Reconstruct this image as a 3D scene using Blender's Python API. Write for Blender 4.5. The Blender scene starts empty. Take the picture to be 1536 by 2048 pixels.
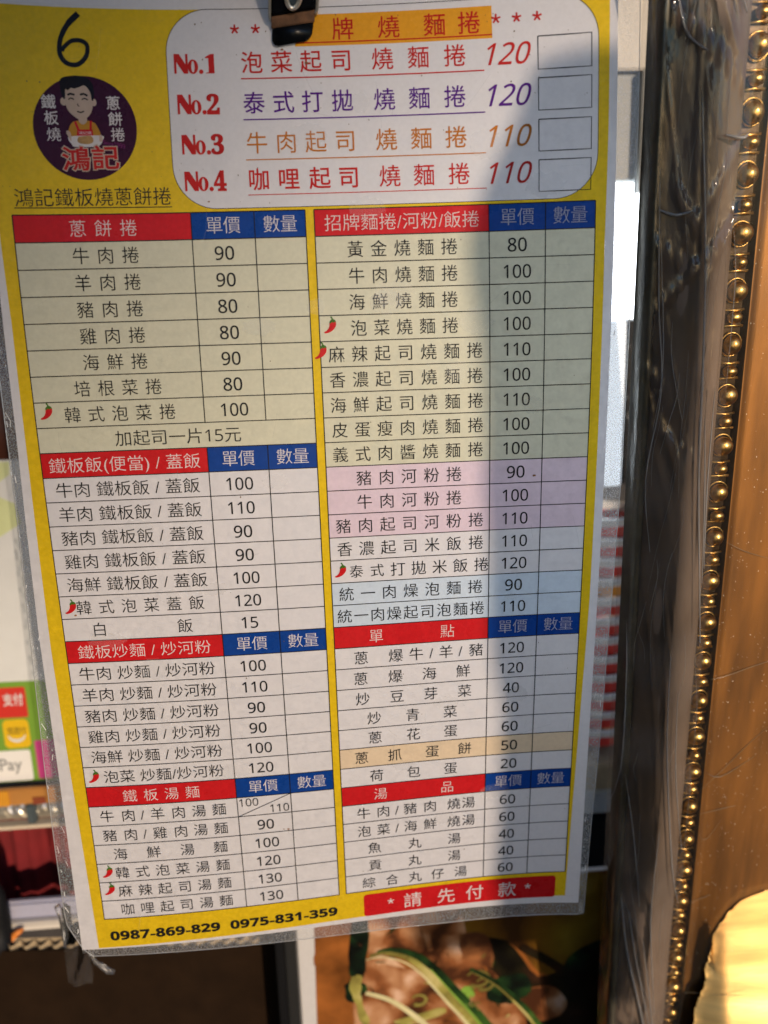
import bpy, bmesh, math, random
from mathutils import Matrix, Vector
random.seed(7)
C = bpy.context.scene.collection
SC = bpy.context.scene
# ------------------------------------------------------------------ camera, light, exposure
# Working coordinates are millimetres on the menu: u to the right, v down the sheet, z away from the viewer.
def W(u, v, z=0.0):
    return Vector(((u - 105.0) * .001, z * .001, 1.2 + (200.0 - v) * .001))

cd = bpy.data.cameras.new('camera'); cam = bpy.data.objects.new('camera', cd); C.objects.link(cam); SC.camera = cam
cd.sensor_fit = 'VERTICAL'; cd.sensor_height = 36.0; cd.lens = 1557.04 * 36.0 / 2048.0
cd.clip_start = .01; cd.clip_end = 50.0
RX = (0.99673041, 0.03085285, -0.07467656); RY = (-0.04617707, 0.97593205, -0.2131298); RZ = (0.06630358, 0.21588129, 0.97416585)
def dirw(a): return Vector((a[0], a[2], -a[1]))
mx, my, mz = dirw(RX), -dirw(RY), -dirw(RZ)
M = Matrix((mx, my, mz)).transposed().to_4x4(); M.translation = W(109.6265, 101.3043, -277.118)
cam.matrix_world = M
cd.dof.use_dof = True; cd.dof.focus_distance = .288; cd.dof.aperture_fstop = 6.6

SUN = Vector((0.42, -1.0, 0.21)).normalized()          # towards the low sun, right of the viewer
sl = bpy.data.lights.new('sun', 'SUN'); sl.energy = 2.5; sl.angle = math.radians(.5); sl.color = (1.0, .80, .60)
so = bpy.data.objects.new('sun', sl); C.objects.link(so); so.rotation_euler = SUN.to_track_quat('Z', 'Y').to_euler(); so.location = (.6, -1.4, 1.6)
wd = bpy.data.worlds.new('World'); SC.world = wd; wd.use_nodes = True
wn = wd.node_tree; sky = wn.nodes.new('ShaderNodeTexSky'); sky.sky_type = 'NISHITA'; sky.sun_disc = False
sky.sun_elevation = math.asin(SUN.z); sky.sun_rotation = math.atan2(SUN.x, SUN.y); sky.dust_density = .3; sky.ozone_density = 5.0
wn.links.new(sky.outputs[0], wn.nodes['Background'].inputs[0]); wn.nodes['Background'].inputs[1].default_value = .15
SC.view_settings.view_transform = 'Standard'; SC.view_settings.look = 'None'; SC.view_settings.exposure = .45; SC.view_settings.gamma = 1.0
SC.cycles.max_bounces = 8; SC.cycles.transparent_max_bounces = 24; SC.cycles.caustics_reflective = False; SC.cycles.caustics_refractive = False

# ------------------------------------------------------------------ helpers
def mat(name, rgb, rough=.5, metal=0.0, coat=0.0, coat_rough=.3, emit=None, mottle=.06, scale=900.0, bump=0.0, bscale=400.0, stretch=(1, 1, 1), spec=.5):
    m = bpy.data.materials.new(name); m.use_nodes = True; nt = m.node_tree; b = nt.nodes['Principled BSDF']
    b.inputs['Roughness'].default_value = rough; b.inputs['Metallic'].default_value = metal
    b.inputs['Coat Weight'].default_value = coat; b.inputs['Coat Roughness'].default_value = coat_rough
    b.inputs['Specular IOR Level'].default_value = spec
    tc = nt.nodes.new('ShaderNodeTexCoord'); mp = nt.nodes.new('ShaderNodeMapping'); mp.inputs['Scale'].default_value = stretch
    nt.links.new(tc.outputs['Object'], mp.inputs[0])
    n = nt.nodes.new('ShaderNodeTexNoise'); n.inputs['Scale'].default_value = scale; n.inputs['Detail'].default_value = 5
    nt.links.new(mp.outputs[0], n.inputs['Vector'])
    r = nt.nodes.new('ShaderNodeValToRGB'); r.color_ramp.elements[0].position = .3; r.color_ramp.elements[1].position = .7
    r.color_ramp.elements[0].color = tuple(c * (1 - mottle) for c in rgb) + (1,); r.color_ramp.elements[1].color = tuple(min(1, c * (1 + mottle)) for c in rgb) + (1,)
    nt.links.new(n.outputs['Fac'], r.inputs[0]); nt.links.new(r.outputs[0], b.inputs['Base Color'])
    if bump:
        n2 = nt.nodes.new('ShaderNodeTexNoise'); n2.inputs['Scale'].default_value = bscale; n2.inputs['Detail'].default_value = 3
        nt.links.new(mp.outputs[0], n2.inputs['Vector'])
        bp = nt.nodes.new('ShaderNodeBump'); bp.inputs['Strength'].default_value = bump; bp.inputs['Distance'].default_value = .0005
        nt.links.new(n2.outputs['Fac'], bp.inputs['Height']); nt.links.new(bp.outputs[0], b.inputs['Normal']); nt.links.new(bp.outputs[0], b.inputs['Coat Normal'])
    if emit: b.inputs['Emission Color'].default_value = tuple(emit[0]) + (1,); b.inputs['Emission Strength'].default_value = emit[1]
    return m

def printed(name, rgb, mottle=.05):
    """ink on paper under satin laminate: the laminate is a coat whose haze varies in cloudy patches"""
    m = mat(name, rgb, rough=.7, coat=.36, coat_rough=.3, mottle=mottle, scale=700.0, spec=.06)
    nt = m.node_tree; b = nt.nodes['Principled BSDF']; tc = nt.nodes['Texture Coordinate']
    n = nt.nodes.new('ShaderNodeTexNoise'); n.inputs['Scale'].default_value = 95.0; n.inputs['Detail'].default_value = 8; n.inputs['Roughness'].default_value = .72
    nt.links.new(tc.outputs['Object'], n.inputs['Vector'])
    mr = nt.nodes.new('ShaderNodeMapRange'); mr.inputs[1].default_value = .3; mr.inputs[2].default_value = .7; mr.inputs[3].default_value = .17; mr.inputs[4].default_value = .46
    nt.links.new(n.outputs['Fac'], mr.inputs[0]); nt.links.new(mr.outputs[0], b.inputs['Coat Roughness'])
    n2 = nt.nodes.new('ShaderNodeTexNoise'); n2.inputs['Scale'].default_value = 1500.0; n2.inputs['Detail'].default_value = 2
    n3 = nt.nodes.new('ShaderNodeTexNoise'); n3.inputs['Scale'].default_value = 60.0; n3.inputs['Detail'].default_value = 3
    ad = nt.nodes.new('ShaderNodeMath'); ad.operation = 'MULTIPLY_ADD'; ad.inputs[1].default_value = 4.0
    nt.links.new(tc.outputs['Object'], n2.inputs['Vector']); nt.links.new(tc.outputs['Object'], n3.inputs['Vector'])
    nt.links.new(n3.outputs['Fac'], ad.inputs[0]); nt.links.new(n2.outputs['Fac'], ad.inputs[2])
    bp = nt.nodes.new('ShaderNodeBump'); bp.inputs['Strength'].default_value = .22; bp.inputs['Distance'].default_value = .0004
    nt.links.new(ad.outputs[0], bp.inputs['Height']); nt.links.new(bp.outputs[0], b.inputs['Coat Normal'])
    # paper lets light through, unevenly (its cloudy formation)
    tl = nt.nodes.new('ShaderNodeBsdfTranslucent'); mix = nt.nodes.new('ShaderNodeMixShader'); o = nt.nodes['Material Output']
    tl.inputs[0].default_value = tuple(min(1, c * 1.15) for c in rgb) + (1,)
    n4 = nt.nodes.new('ShaderNodeTexNoise'); n4.inputs['Scale'].default_value = 420.0; n4.inputs['Detail'].default_value = 5; n4.inputs['Roughness'].default_value = .65
    m4 = nt.nodes.new('ShaderNodeMapRange'); m4.inputs[1].default_value = .3; m4.inputs[2].default_value = .7; m4.inputs[3].default_value = .16; m4.inputs[4].default_value = .36
    nt.links.new(tc.outputs['Object'], n4.inputs['Vector']); nt.links.new(n4.outputs['Fac'], m4.inputs[0]); nt.links.new(m4.outputs[0], mix.inputs[0])
    nt.links.new(b.outputs[0], mix.inputs[1]); nt.links.new(tl.outputs[0], mix.inputs[2]); nt.links.new(mix.outputs[0], o.inputs[0])
    return m

def clear_film(name, haze=.06, rough=.1, bump=.3, bscale=120.0, stretch=(1, 1, 1), tint=(1, 1, 1), speck=0.0, spscale=1500.0, ior=1.45, hz=(.8, .8, .8)):
    """thin transparent plastic: clear, with fresnel reflection, a little white haze and optional scratched sparkle"""
    m = bpy.data.materials.new(name); m.use_nodes = True; nt = m.node_tree; nt.nodes.clear()
    o = nt.nodes.new('ShaderNodeOutputMaterial'); tr = nt.nodes.new('ShaderNodeBsdfTransparent'); tr.inputs[0].default_value = tuple(tint) + (1,)
    gl = nt.nodes.new('ShaderNodeBsdfGlossy'); gl.inputs['Roughness'].default_value = rough
    df = nt.nodes.new('ShaderNodeBsdfDiffuse'); df.inputs[0].default_value = tuple(hz) + (1,)
    tl = nt.nodes.new('ShaderNodeBsdfTranslucent'); tl.inputs[0].default_value = tuple(hz) + (1,)
    dm = nt.nodes.new('ShaderNodeMixShader'); dm.inputs[0].default_value = .5; nt.links.new(df.outputs[0], dm.inputs[1]); nt.links.new(tl.outputs[0], dm.inputs[2])
    fr = nt.nodes.new('ShaderNodeFresnel'); fr.inputs[0].default_value = ior
    tc = nt.nodes.new('ShaderNodeTexCoord'); mp = nt.nodes.new('ShaderNodeMapping'); mp.inputs['Scale'].default_value = stretch
    nt.links.new(tc.outputs['Object'], mp.inputs[0])
    n = nt.nodes.new('ShaderNodeTexNoise'); n.inputs['Scale'].default_value = bscale; n.inputs['Detail'].default_value = 4
    nt.links.new(mp.outputs[0], n.inputs['Vector'])
    bp = nt.nodes.new('ShaderNodeBump'); bp.inputs['Strength'].default_value = bump; bp.inputs['Distance'].default_value = .002
    nt.links.new(n.outputs['Fac'], bp.inputs['Height'])
    nt.links.new(bp.outputs[0], gl.inputs['Normal']); nt.links.new(bp.outputs[0], fr.inputs['Normal'])
    m1 = nt.nodes.new('ShaderNodeMixShader'); m1.inputs[0].default_value = haze
    nt.links.new(tr.outputs[0], m1.inputs[1]); nt.links.new(dm.outputs[0], m1.inputs[2])
    if speck:
        n2 = nt.nodes.new('ShaderNodeTexNoise'); n2.inputs['Scale'].default_value = spscale; n2.inputs['Detail'].default_value = 3
        nt.links.new(tc.outputs['Object'], n2.inputs['Vector'])
        mr = nt.nodes.new('ShaderNodeMapRange'); mr.inputs[1].default_value = .38; mr.inputs[2].default_value = .66; mr.inputs[3].default_value = haze * .3; mr.inputs[4].default_value = haze + speck
        nt.links.new(n2.outputs['Fac'], mr.inputs[0]); nt.links.new(mr.outputs[0], m1.inputs[0])
    m2 = nt.nodes.new('ShaderNodeMixShader')
    nt.links.new(fr.outputs[0], m2.inputs[0]); nt.links.new(m1.outputs[0], m2.inputs[1]); nt.links.new(gl.outputs[0], m2.inputs[2])
    nt.links.new(m2.outputs[0], o.inputs[0])
    return m

def thing(name, loc, label, cat, group=None):
    o = bpy.data.objects.new(name, None); o.empty_display_size = .01; C.objects.link(o); o.location = loc
    o['label'] = label; o['category'] = cat
    if group: o['group'] = group
    return o

def origin(o):
    p = Vector((0, 0, 0))
    while o: p += o.location; o = o.parent
    return p

def obj(name, verts, faces, m, parent=None, smooth=False, loc=None):
    """verts in world metres; the object's own origin is its parent's (or loc)"""
    base = loc if loc is not None else (origin(parent) if parent else Vector((0, 0, 0)))
    me = bpy.data.meshes.new(name); me.from_pydata([tuple(Vector(p) - base) for p in verts], [], faces); me.update()
    if m:
        for k in (m if isinstance(m, (list, tuple)) else [m]): me.materials.append(k)
    if smooth: me.polygons.foreach_set('use_smooth', [True] * len(me.polygons))
    o = bpy.data.objects.new(name, me); C.objects.link(o)
    if parent: o.parent = parent
    if loc is not None: o.location = loc - (origin(parent) if parent else Vector((0, 0, 0)))
    return o

def tag(o, label=None, cat=None, group=None, kind=None):
    if label: o['label'] = label
    if cat: o['category'] = cat
    if group: o['group'] = group
    if kind: o['kind'] = kind
    return o

def boxmesh(u0, u1, v0, v1, z0, z1, r=0.0, seg=2):
    """a bevelled box in millimetres -> verts, faces"""
    bm = bmesh.new(); bmesh.ops.create_cube(bm, size=1.0)
    for p in bm.verts:
        p.co = W(u0 + (p.co.x + .5) * (u1 - u0), v0 + (.5 - p.co.z) * (v1 - v0), z0 + (p.co.y + .5) * (z1 - z0))
    if r: bmesh.ops.bevel(bm, geom=bm.edges[:], offset=r * .001, segments=seg, affect='EDGES', clamp_overlap=True)
    return take(bm)

def take(bm):
    bm.verts.index_update()
    vs = [p.co.copy() for p in bm.verts]; fs = [[p.index for p in f.verts] for f in bm.faces]; bm.free(); return vs, fs

def join(*parts):
    V, F = [], []
    for v, f in parts:
        k = len(V); V += list(v); F += [[i + k for i in q] for q in f]
    return V, F

def tube(pts, rad, n=8, closed=False):
    """tapered tube along world points; rad is a number or a list, in metres"""
    pts = [Vector(p) for p in pts]; N = len(pts); V, F = [], []
    up = Vector((.31, -.9, .2))
    for i, p in enumerate(pts):
        a = pts[(i - 1) % N] if (closed or i) else p; b = pts[(i + 1) % N] if (closed or i < N - 1) else p
        t = (b - a).normalized(); x = t.cross(up).normalized(); y = t.cross(x)
        r = rad[i] if isinstance(rad, (list, tuple)) else rad
        V += [p + (x * math.cos(k * 2 * math.pi / n) + y * math.sin(k * 2 * math.pi / n)) * r for k in range(n)]
    for i in range(N if closed else N - 1):
        j = (i + 1) % N
        for k in range(n): F.append([i * n + k, i * n + (k + 1) % n, j * n + (k + 1) % n, j * n + k])
    if not closed: F.append(list(range(n))); F.append([(N - 1) * n + k for k in range(n)][::-1])
    return V, F

# the bent sheet: fitted depth of the hanging menu over (u, v)
ZC = (1.53677, 6.56985, 10.49091, -1.36612, 5.42707, 0.53495, -2.54893, -4.64824, -3.5046, -1.63563)
def zpage(u, v):
    x = (u - 105) / 105; y = (v - 150) / 150
    B = (x * x, x * y, y * y, x ** 3, x * x * y, x * y * y, y ** 3, x * x * y * y, x ** 3 * y, x ** 4)
    return sum(a * b for a, b in zip(ZC, B))
def S(u, v, lift=0.0): return W(u, v, zpage(u, v) - lift)

def patch(u0, u1, v0, v1, lift, step=9.0):
    nu = max(1, int(math.ceil((u1 - u0) / step))); nv = max(1, int(math.ceil((v1 - v0) / step)))
    V = [S(u0 + (u1 - u0) * i / nu, v0 + (v1 - v0) * j / nv, lift) for j in range(nv + 1) for i in range(nu + 1)]
    F = [[j * (nu + 1) + i, (j + 1) * (nu + 1) + i, (j + 1) * (nu + 1) + i + 1, j * (nu + 1) + i + 1] for j in range(nv) for i in range(nu)]
    return V, F

def poly(pts, lift, cut=8.0):
    """flat printed shape with outline pts (mm), cut into small faces so that it follows the bend"""
    bm = bmesh.new(); f = bm.faces.new([bm.verts.new((a, -b, 0)) for a, b in pts])
    bmesh.ops.triangulate(bm, faces=[f])
    us = [a for a, b in pts]; vs = [b for a, b in pts]
    for lo, hi, ax in ((min(us), max(us), 0), (min(vs), max(vs), 1)):
        n = int((hi - lo) / cut)
        for k in range(1, n + 1):
            c = lo + (hi - lo) * k / (n + 1)
            co = (c, 0, 0) if ax == 0 else (0, -c, 0); no = (1, 0, 0) if ax == 0 else (0, 1, 0)
            bmesh.ops.bisect_plane(bm, geom=bm.verts[:] + bm.edges[:] + bm.faces[:], plane_co=co, plane_no=no)
    for p in bm.verts: p.co = S(p.co.x, -p.co.y, lift)
    return take(bm)

def stroke(pts, wd, lift, step=6.0):
    """a printed line of width wd (mm) through pts, following the bend"""
    P = []
    for (a, b), (c, d) in zip(pts[:-1], pts[1:]):
        n = max(1, int(math.hypot(c - a, d - b) / step))
        P += [(a + (c - a) * k / n, b + (d - b) * k / n) for k in range(n)]
    P.append(pts[-1]); V, F = [], []
    for i, (a, b) in enumerate(P):
        p, q = P[max(0, i - 1)], P[min(len(P) - 1, i + 1)]
        dx, dy = q[0] - p[0], q[1] - p[1]; L = math.hypot(dx, dy) or 1
        w = wd[min(len(wd) - 1, int(i * len(wd) / len(P)))] if isinstance(wd, (list, tuple)) else wd
        nx, ny = -dy / L * w / 2, dx / L * w / 2
        V += [S(a + nx, b + ny, lift), S(a - nx, b - ny, lift)]
    F = [[2 * i, 2 * i + 1, 2 * i + 3, 2 * i + 2] for i in range(len(P) - 1)]
    return V, F

def smoothed(pts, n=6):
    out = []
    for i in range(len(pts) - 1):
        p0, p1, p2, p3 = (pts[max(0, i - 1)], pts[i], pts[i + 1], pts[min(len(pts) - 1, i + 2)])
        for k in range(n):
            t = k / n
            out.append(tuple(.5 * (2 * p1[c] + (p2[c] - p0[c]) * t + (2 * p0[c] - 5 * p1[c] + 4 * p2[c] - p3[c]) * t * t + (3 * p1[c] - p0[c] - 3 * p2[c] + p3[c]) * t ** 3) for c in range(len(p1))))
    out.append(tuple(pts[-1])); return out

def rrect(u0, u1, v0, v1, r, n=7):
    P = []
    for cx, cy, a0 in ((u1 - r, v0 + r, -90), (u1 - r, v1 - r, 0), (u0 + r, v1 - r, 90), (u0 + r, v0 + r, 180)):
        for k in range(n + 1):
            a = math.radians(a0 + 90 * k / n); P.append((cx + r * math.cos(a), cy + r * math.sin(a)))
    return P

def ell(cx, cy, rx, ry, n=28): return [(cx + rx * math.cos(k * 2 * math.pi / n), cy + ry * math.sin(k * 2 * math.pi / n)) for k in range(n)]

def ribbons(V, F, w, surf, lift):
    """a line of width w along the outline of a filled glyph (V in mm)"""
    cnt = {}
    for f in F:
        for i in range(len(f)):
            a, b = f[i], f[(i + 1) % len(f)]; k = (min(a, b), max(a, b)); cnt[k] = cnt.get(k, 0) + 1
    OV, OF = [], []
    for (a, b), c in cnt.items():
        if c != 1: continue
        (x0, y0), (x1, y1) = V[a], V[b]; L = math.hypot(x1 - x0, y1 - y0)
        if L < 1e-6: continue
        tx, ty = (x1 - x0) / L * w / 2, (y1 - y0) / L * w / 2; n = len(OV)
        OV += [surf(x0 - tx - ty, y0 - ty + tx, lift), surf(x0 - tx + ty, y0 - ty - tx, lift), surf(x1 + tx + ty, y1 + ty - tx, lift), surf(x1 + tx - ty, y1 + ty + tx, lift)]
        OF.append([n, n + 1, n + 2, n + 3])
    return OV, OF

# lettering: glyph outlines come from Blender's built-in font and are turned into meshes
GL = {}
def area(V, F):
    t = 0.0
    for f in F:
        for i in range(1, len(f) - 1):
            (ax, ay), (bx, by), (cx, cy) = V[f[0]], V[f[i]], V[f[i + 1]]; t += abs((bx - ax) * (cy - ay) - (cx - ax) * (by - ay)) / 2
    return t
def rim(V, F):
    cnt = {}
    for f in F:
        for i in range(len(f)):
            a, b = f[i], f[(i + 1) % len(f)]; k = (min(a, b), max(a, b)); cnt[k] = cnt.get(k, 0) + 1
    return sum(math.dist(V[a], V[b]) for (a, b), c in cnt.items() if c == 1)
def glyph(s, off=0.0, shear=0.0):
    """lettering with its strokes thickened or thinned by off; a thinning that breaks the fill is reduced"""
    s = ''.join(SANS.get(c, c) for c in s)
    if off == 0: return glyph0(s, 0.0, shear)
    return glyph0(s, off * min(sound(c, off) for c in set(s) if c != ' '), shear)
OKK = {}
def sound(c, off):
    if (c, off) not in OKK:
        V, F, b = glyph0(c, 0.0, 0.0); A0 = area(V, F); P0 = rim(V, F); OKK[c, off] = 0.0
        for k in (1.0, .7, .4):
            g = glyph0(c, off * k, 0.0)
            if abs(area(g[0], g[1]) - (A0 + off * k * P0)) < .07 * A0 and all(abs(g[2][i] - b[i]) < abs(off) * 2 + .01 for i in range(4)):
                OKK[c, off] = k; break
    return OKK[c, off]
SANS = {chr(48 + i): chr(0x1D7E2 + i) for i in range(10)}
BOLD = {chr(48 + i): chr(0x1D7EC + i) for i in range(10)}
SERIF = {chr(48 + i): chr(0x1D7CE + i) for i in range(10)}
def glyph0(s, off=0.0, shear=0.0):
    key = (s, off, shear)
    if key not in GL:
        cu = bpy.data.curves.new('lettering', 'FONT'); cu.body = s; cu.size = 1.0; cu.offset = off; cu.shear = shear; cu.resolution_u = 3
        o = bpy.data.objects.new('lettering', cu); C.objects.link(o); bpy.context.view_layer.update()
        me = o.evaluated_get(bpy.context.evaluated_depsgraph_get()).to_mesh()
        V = [(p.co.x, p.co.y) for p in me.vertices]; F = [list(q.vertices) for q in me.polygons]
        xs = [a for a, b in V] or [0]; ys = [b for a, b in V] or [0]
        GL[key] = (V, F, (min(xs), max(xs), min(ys), max(ys)))
        o.to_mesh_clear(); bpy.data.objects.remove(o); bpy.data.curves.remove(cu)
    return GL[key]
REFC = glyph('國')[2]; CJX = (REFC[0] + REFC[1]) / 2; CJY = (REFC[2] + REFC[3]) / 2; CJH = REFC[3] - REFC[2]; CJW = REFC[1] - REFC[0]
DIG = glyph('0')[2]; DGY = (DIG[2] + DIG[3]) / 2; DGH = DIG[3] - DIG[2]
def cjk(ch, u, v, h, lift, off=-.008, wx=1.0, surf=S):
    """one character centred on its cell; h = height of a full square character in mm"""
    V, F, b = glyph(ch, off); s = h / CJH
    cx = CJX if b[1] - b[0] > CJW * .55 or ch == '一' else (b[0] + b[1]) / 2
    return [surf(u + (a - cx) * s * wx, v - (c - CJY) * s, lift) for a, c in V], F
def fitted(s, u0, u1, v, h, lift, off=-.008, shear=0.0, digits=False, surf=S, ymid=None):
    """a run of lettering stretched to u0..u1"""
    V, F, b = glyph(s, off, shear); sx = (u1 - u0) / (b[1] - b[0])
    sy = h / (DGH if digits else CJH); cy = (DGY if digits else CJY) if ymid is None else ymid
    return [surf(u0 + (a - b[0]) * sx, v - (c - cy) * sy, lift) for a, c in V], F
def number(s, u, v, h, lift, off=0.0, shear=0.0, wx=1.0, surf=S):
    V, F, b = glyph(s, off, shear); k = h / DGH; cx = (b[0] + b[1]) / 2
    return [surf(u + (a - cx) * k * wx, v - (c - DGY) * k, lift) for a, c in V], F

# ------------------------------------------------------------------ the stall around the sheet (setting and things behind it)
m_wall = mat('dim plaster', (.035, .03, .028), .8, mottle=.3, scale=20)
tag(obj('wall', *boxmesh(-900, 900, -600, 1200, 620, 640), m_wall), kind='structure')

m_steel = mat('galvanised steel', (.30, .275, .24), .5, metal=.3, mottle=.08, scale=60, stretch=(40, 40, 1), bump=.05)
m_steel2 = mat('dull grey paint', (.27, .27, .25), .55, mottle=.06, scale=80)
m_white = mat('white plastic', (.78, .78, .76), .4, mottle=.03)
m_black = mat('black plastic', (.006, .006, .007), .55, mottle=.2, spec=.15)
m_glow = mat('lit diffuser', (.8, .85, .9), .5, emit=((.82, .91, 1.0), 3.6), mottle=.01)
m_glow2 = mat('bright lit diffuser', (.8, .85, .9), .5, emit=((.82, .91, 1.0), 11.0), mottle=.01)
m_fibre = mat('pale lint', (.6, .58, .55), .8)

t = thing('cabinet_panel', W(268, -5, 165), 'grey metal panel of the stall beside the top right corner of the menu', 'metal panel')
obj('upper_plate', *boxmesh(236, 300, -90, -31.5, 152, 158, .6), m_steel, t)
obj('ledge', *boxmesh(236, 300, -31.3, -28.5, 146, 158, .8), m_steel, t)
obj('lower_plate', *boxmesh(236, 300, -28.3, 23.0, 151, 157, .6), m_steel2, t)
obj('corner_bar', *boxmesh(276.5, 281, -28.2, 30, 143, 150.8, .6), m_steel2, t)

t = thing('glow_box', W(272, 60, 160), 'added glowing white glow box behind the right edge of the menu', 'glow box')  # made-up glowing box standing in for the bright white patch
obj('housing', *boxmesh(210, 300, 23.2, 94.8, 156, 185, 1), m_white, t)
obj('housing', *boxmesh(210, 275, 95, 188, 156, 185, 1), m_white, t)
obj('fill_glow', *boxmesh(226, 299, 24.2, 94, 151, 155.8, .8), m_glow, t)
obj('fill_glow', *boxmesh(212, 262, 95.2, 178, 151, 155.8, .8), m_glow2, t)  # added behind the sheet, out of sight, to push light through the paper
obj('dim_glow', *boxmesh(262.3, 275, 95.2, 187, 150, 155.8, .6), mat('dim lit diffuser', (.8, .85, .9), .5, emit=((.82, .91, 1.0), .5), mottle=.01), t)  # plain plate given a weak glow to whiten the clear margin before it

t = thing('black_device', W(275, 140, 160), 'black plastic device case with lint on it, under the added glow box', 'device')
obj('case', *boxmesh(275.6, 320, 95.4, 187, 152, 190, 2), m_black, t)
V, F = [], []
for k in range(13):
    u = random.uniform(277, 285); v = random.uniform(98, 186); a = random.uniform(0, 6.28); L = random.uniform(1.2, 3.6)
    P = [(u + L * s * math.cos(a + s * 1.4), v + L * s * math.sin(a + s * 1.4), 151.2) for s in (0, .25, .5, .75, 1)]
    q = tube([W(*p) for p in P], .00012, 5); V, F = join((V, F), q)
tag(obj('lint', V, F, m_fibre, t), kind='stuff')

# paper cups nested into one another, lying against the cabinet, rims towards the top
m_cup = mat('white paper cup', (.80, .79, .77), .45, mottle=.02)
m_cupred = mat('red cup print', (.62, .045, .035), .45, mottle=.12, scale=120)
m_cupyel = mat('orange cup print', (.75, .30, .04), .45, mottle=.25, scale=60)
CU, CZ, CR = 272.0, 178.0, 25.5
def ring(profile, n=48):
    V, F = [], []
    for r, v in profile: V += [W(CU + r * math.cos(k * 2 * math.pi / n), v, CZ + r * math.sin(k * 2 * math.pi / n)) for k in range(n)]
    for i in range(len(profile) - 1):
        for k in range(n): F.append([i * n + k, i * n + (k + 1) % n, (i + 1) * n + (k + 1) % n, (i + 1) * n + k])
    return V, F
def make_cup(v):
    c = thing('paper_cup', W(CU, v + 11.6, CZ), 'white paper cup with a red printed band, nested in the stack beside the gilt post', 'paper cup', 'nested paper cups')
    lipv = [(CR + 1.1 + 1.1 * math.cos(a), v + 1.6 + 1.6 * math.sin(a)) for a in [math.radians(x) for x in range(-150, 151, 30)]]
    obj('lip', *ring(lipv), m_cup, c, True)
    obj('cup_wall', *ring([(CR + .1, v + 2.2), (CR - .1, v + 5.6)]), m_cup, c, True)
    obj('print_band', *ring([(CR + .05, v + 5.6), (CR - .2, v + 11.4)]), m_cupred, c, True)
    return c
VC = [207.0 - 12.3 * 0] ; cup0 = make_cup(206.2)
def dup(root, delta, label=None):
    r = root.copy(); C.objects.link(r); r.location = root.location + delta
    if label: r['label'] = label
    for ch in root.children:
        c = ch.copy(); C.objects.link(c); c.parent = r
    return r
ORD = 'topmost second third fourth fifth sixth seventh eighth ninth tenth eleventh lowest'.split()
cup0['label'] = 'white paper cup with a red band, topmost of the nested stack behind the menu edge'
for k in range(1, 12):
    o = dup(cup0, Vector((0, 0, -.0122 * k)), 'white paper cup with a red band, ' + ORD[k] + (' from the top' if k < 11 else '') + ' of the nested stack')
    if k == 3:
        o['label'] = 'paper cup with an orange band among the red ones in the nested stack'; del o['group']
        for ch in o.children:
            if ch.name.startswith('print_band'): ch.data = ch.data.copy(); ch.data.materials[0] = m_cupyel

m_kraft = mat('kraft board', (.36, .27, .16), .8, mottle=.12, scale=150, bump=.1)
m_dark = mat('brown cardboard', (.016, .008, .0035), .9, spec=.1, mottle=.2, scale=70, bump=.1)  # the box's deep shade is put into this very dark brown
tag(obj('kraft_box', *boxmesh(238, 300, 357, 374, 140, 195, 1), m_kraft), 'pale kraft box under the stack of paper cups', 'box')
t = thing('ribbed_tray', W(270, 393, 160), 'grey white ribbed plastic tray under the pale kraft box', 'tray')
obj('tray_body', *boxmesh(238, 300, 376, 394, 146, 195, 1), mat('tray plastic', (.45, .45, .43), .5), t)
V, F = [], []
for k in range(11): V, F = join((V, F), boxmesh(239, 299, 381 + k * 1.1, 381.55 + k * 1.1, 145.2, 145.98))
tag(obj('rib', V, F, mat('tray rib', (.52, .52, .50), .5), t), kind='stuff')
t = thing('black_crate', W(262, 470, 165), 'black plastic crate in shade under the grey ribbed tray', 'crate')
obj('crate_body', *boxmesh(225, 300, 395, 470, 147, 210, 2), m_black, t)
obj('crate_rim', *boxmesh(224, 301, 396.5, 402, 144, 146.9, .8), m_black, t)

# payment notice on the left
m_pp = mat('notice paper', (.66, .68, .68), .5, mottle=.04, scale=60)
m_green = mat('green print', (.17, .33, .035), .5, mottle=.12, scale=14)
m_green2 = mat('pale green print', (.62, .68, .36), .5, mottle=.1, scale=30)
m_tred = mat('red tile print', (.58, .03, .02), .5); m_tyel = mat('yellow tile print', (.72, .46, .01), .5); m_tpink = mat('pink tile print', (.50, .05, .22), .5)
m_tgrey = mat('grey lettering', (.22, .23, .24), .5); m_ink = mat('black lettering', (.012, .012, .014), .5)
t = thing('payment_notice', W(-70, 349, 150), 'blurred white and green payment notice behind the left edge of the menu', 'notice')
obj('sheet', *boxmesh(-150, -20, 158, 349, 151, 153, .3), m_pp, t)
def flat(pts, z): return [W(a, b, z) for a, b in pts], [list(range(len(pts)))]
obj('green_panel', *flat([(-150, 284), (-20.5, 286), (-20.5, 348.5), (-150, 348.5)], 150.9), m_green, t)
obj('pale_panel', *flat([(-150, 159), (-62, 159), (-63, 166), (-69, 170), (-70, 178), (-62, 182), (-60, 193), (-72, 200), (-150, 200)], 150.9), m_green2, t)
for q, b0, b1 in ((0, 200, 250),):
    V, F = [], []
    for k in range(26): V, F = join((V, F), flat(ell(-64 + 1.2 * math.sin(k * 1.9), 203 + k * 3.1, 1.3, 1.9, 8), 150.85))
    tag(obj('scalloped_border', V, F, mat('border print', (.50, .53, .54), .5), t), kind='stuff')
obj('red_tile', *flat(rrect(-110, -70.5, 288.6, 307.4, 1), 150.8), m_tred, t)
Sf = lambda z: (lambda u, v, l: W(u, v, z - l))
obj('red_tile_text', *fitted('支付', -83.6, -72.2, 296.3, 7.0, 0, .02, surf=Sf(150.7)), m_pp, t)
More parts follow.
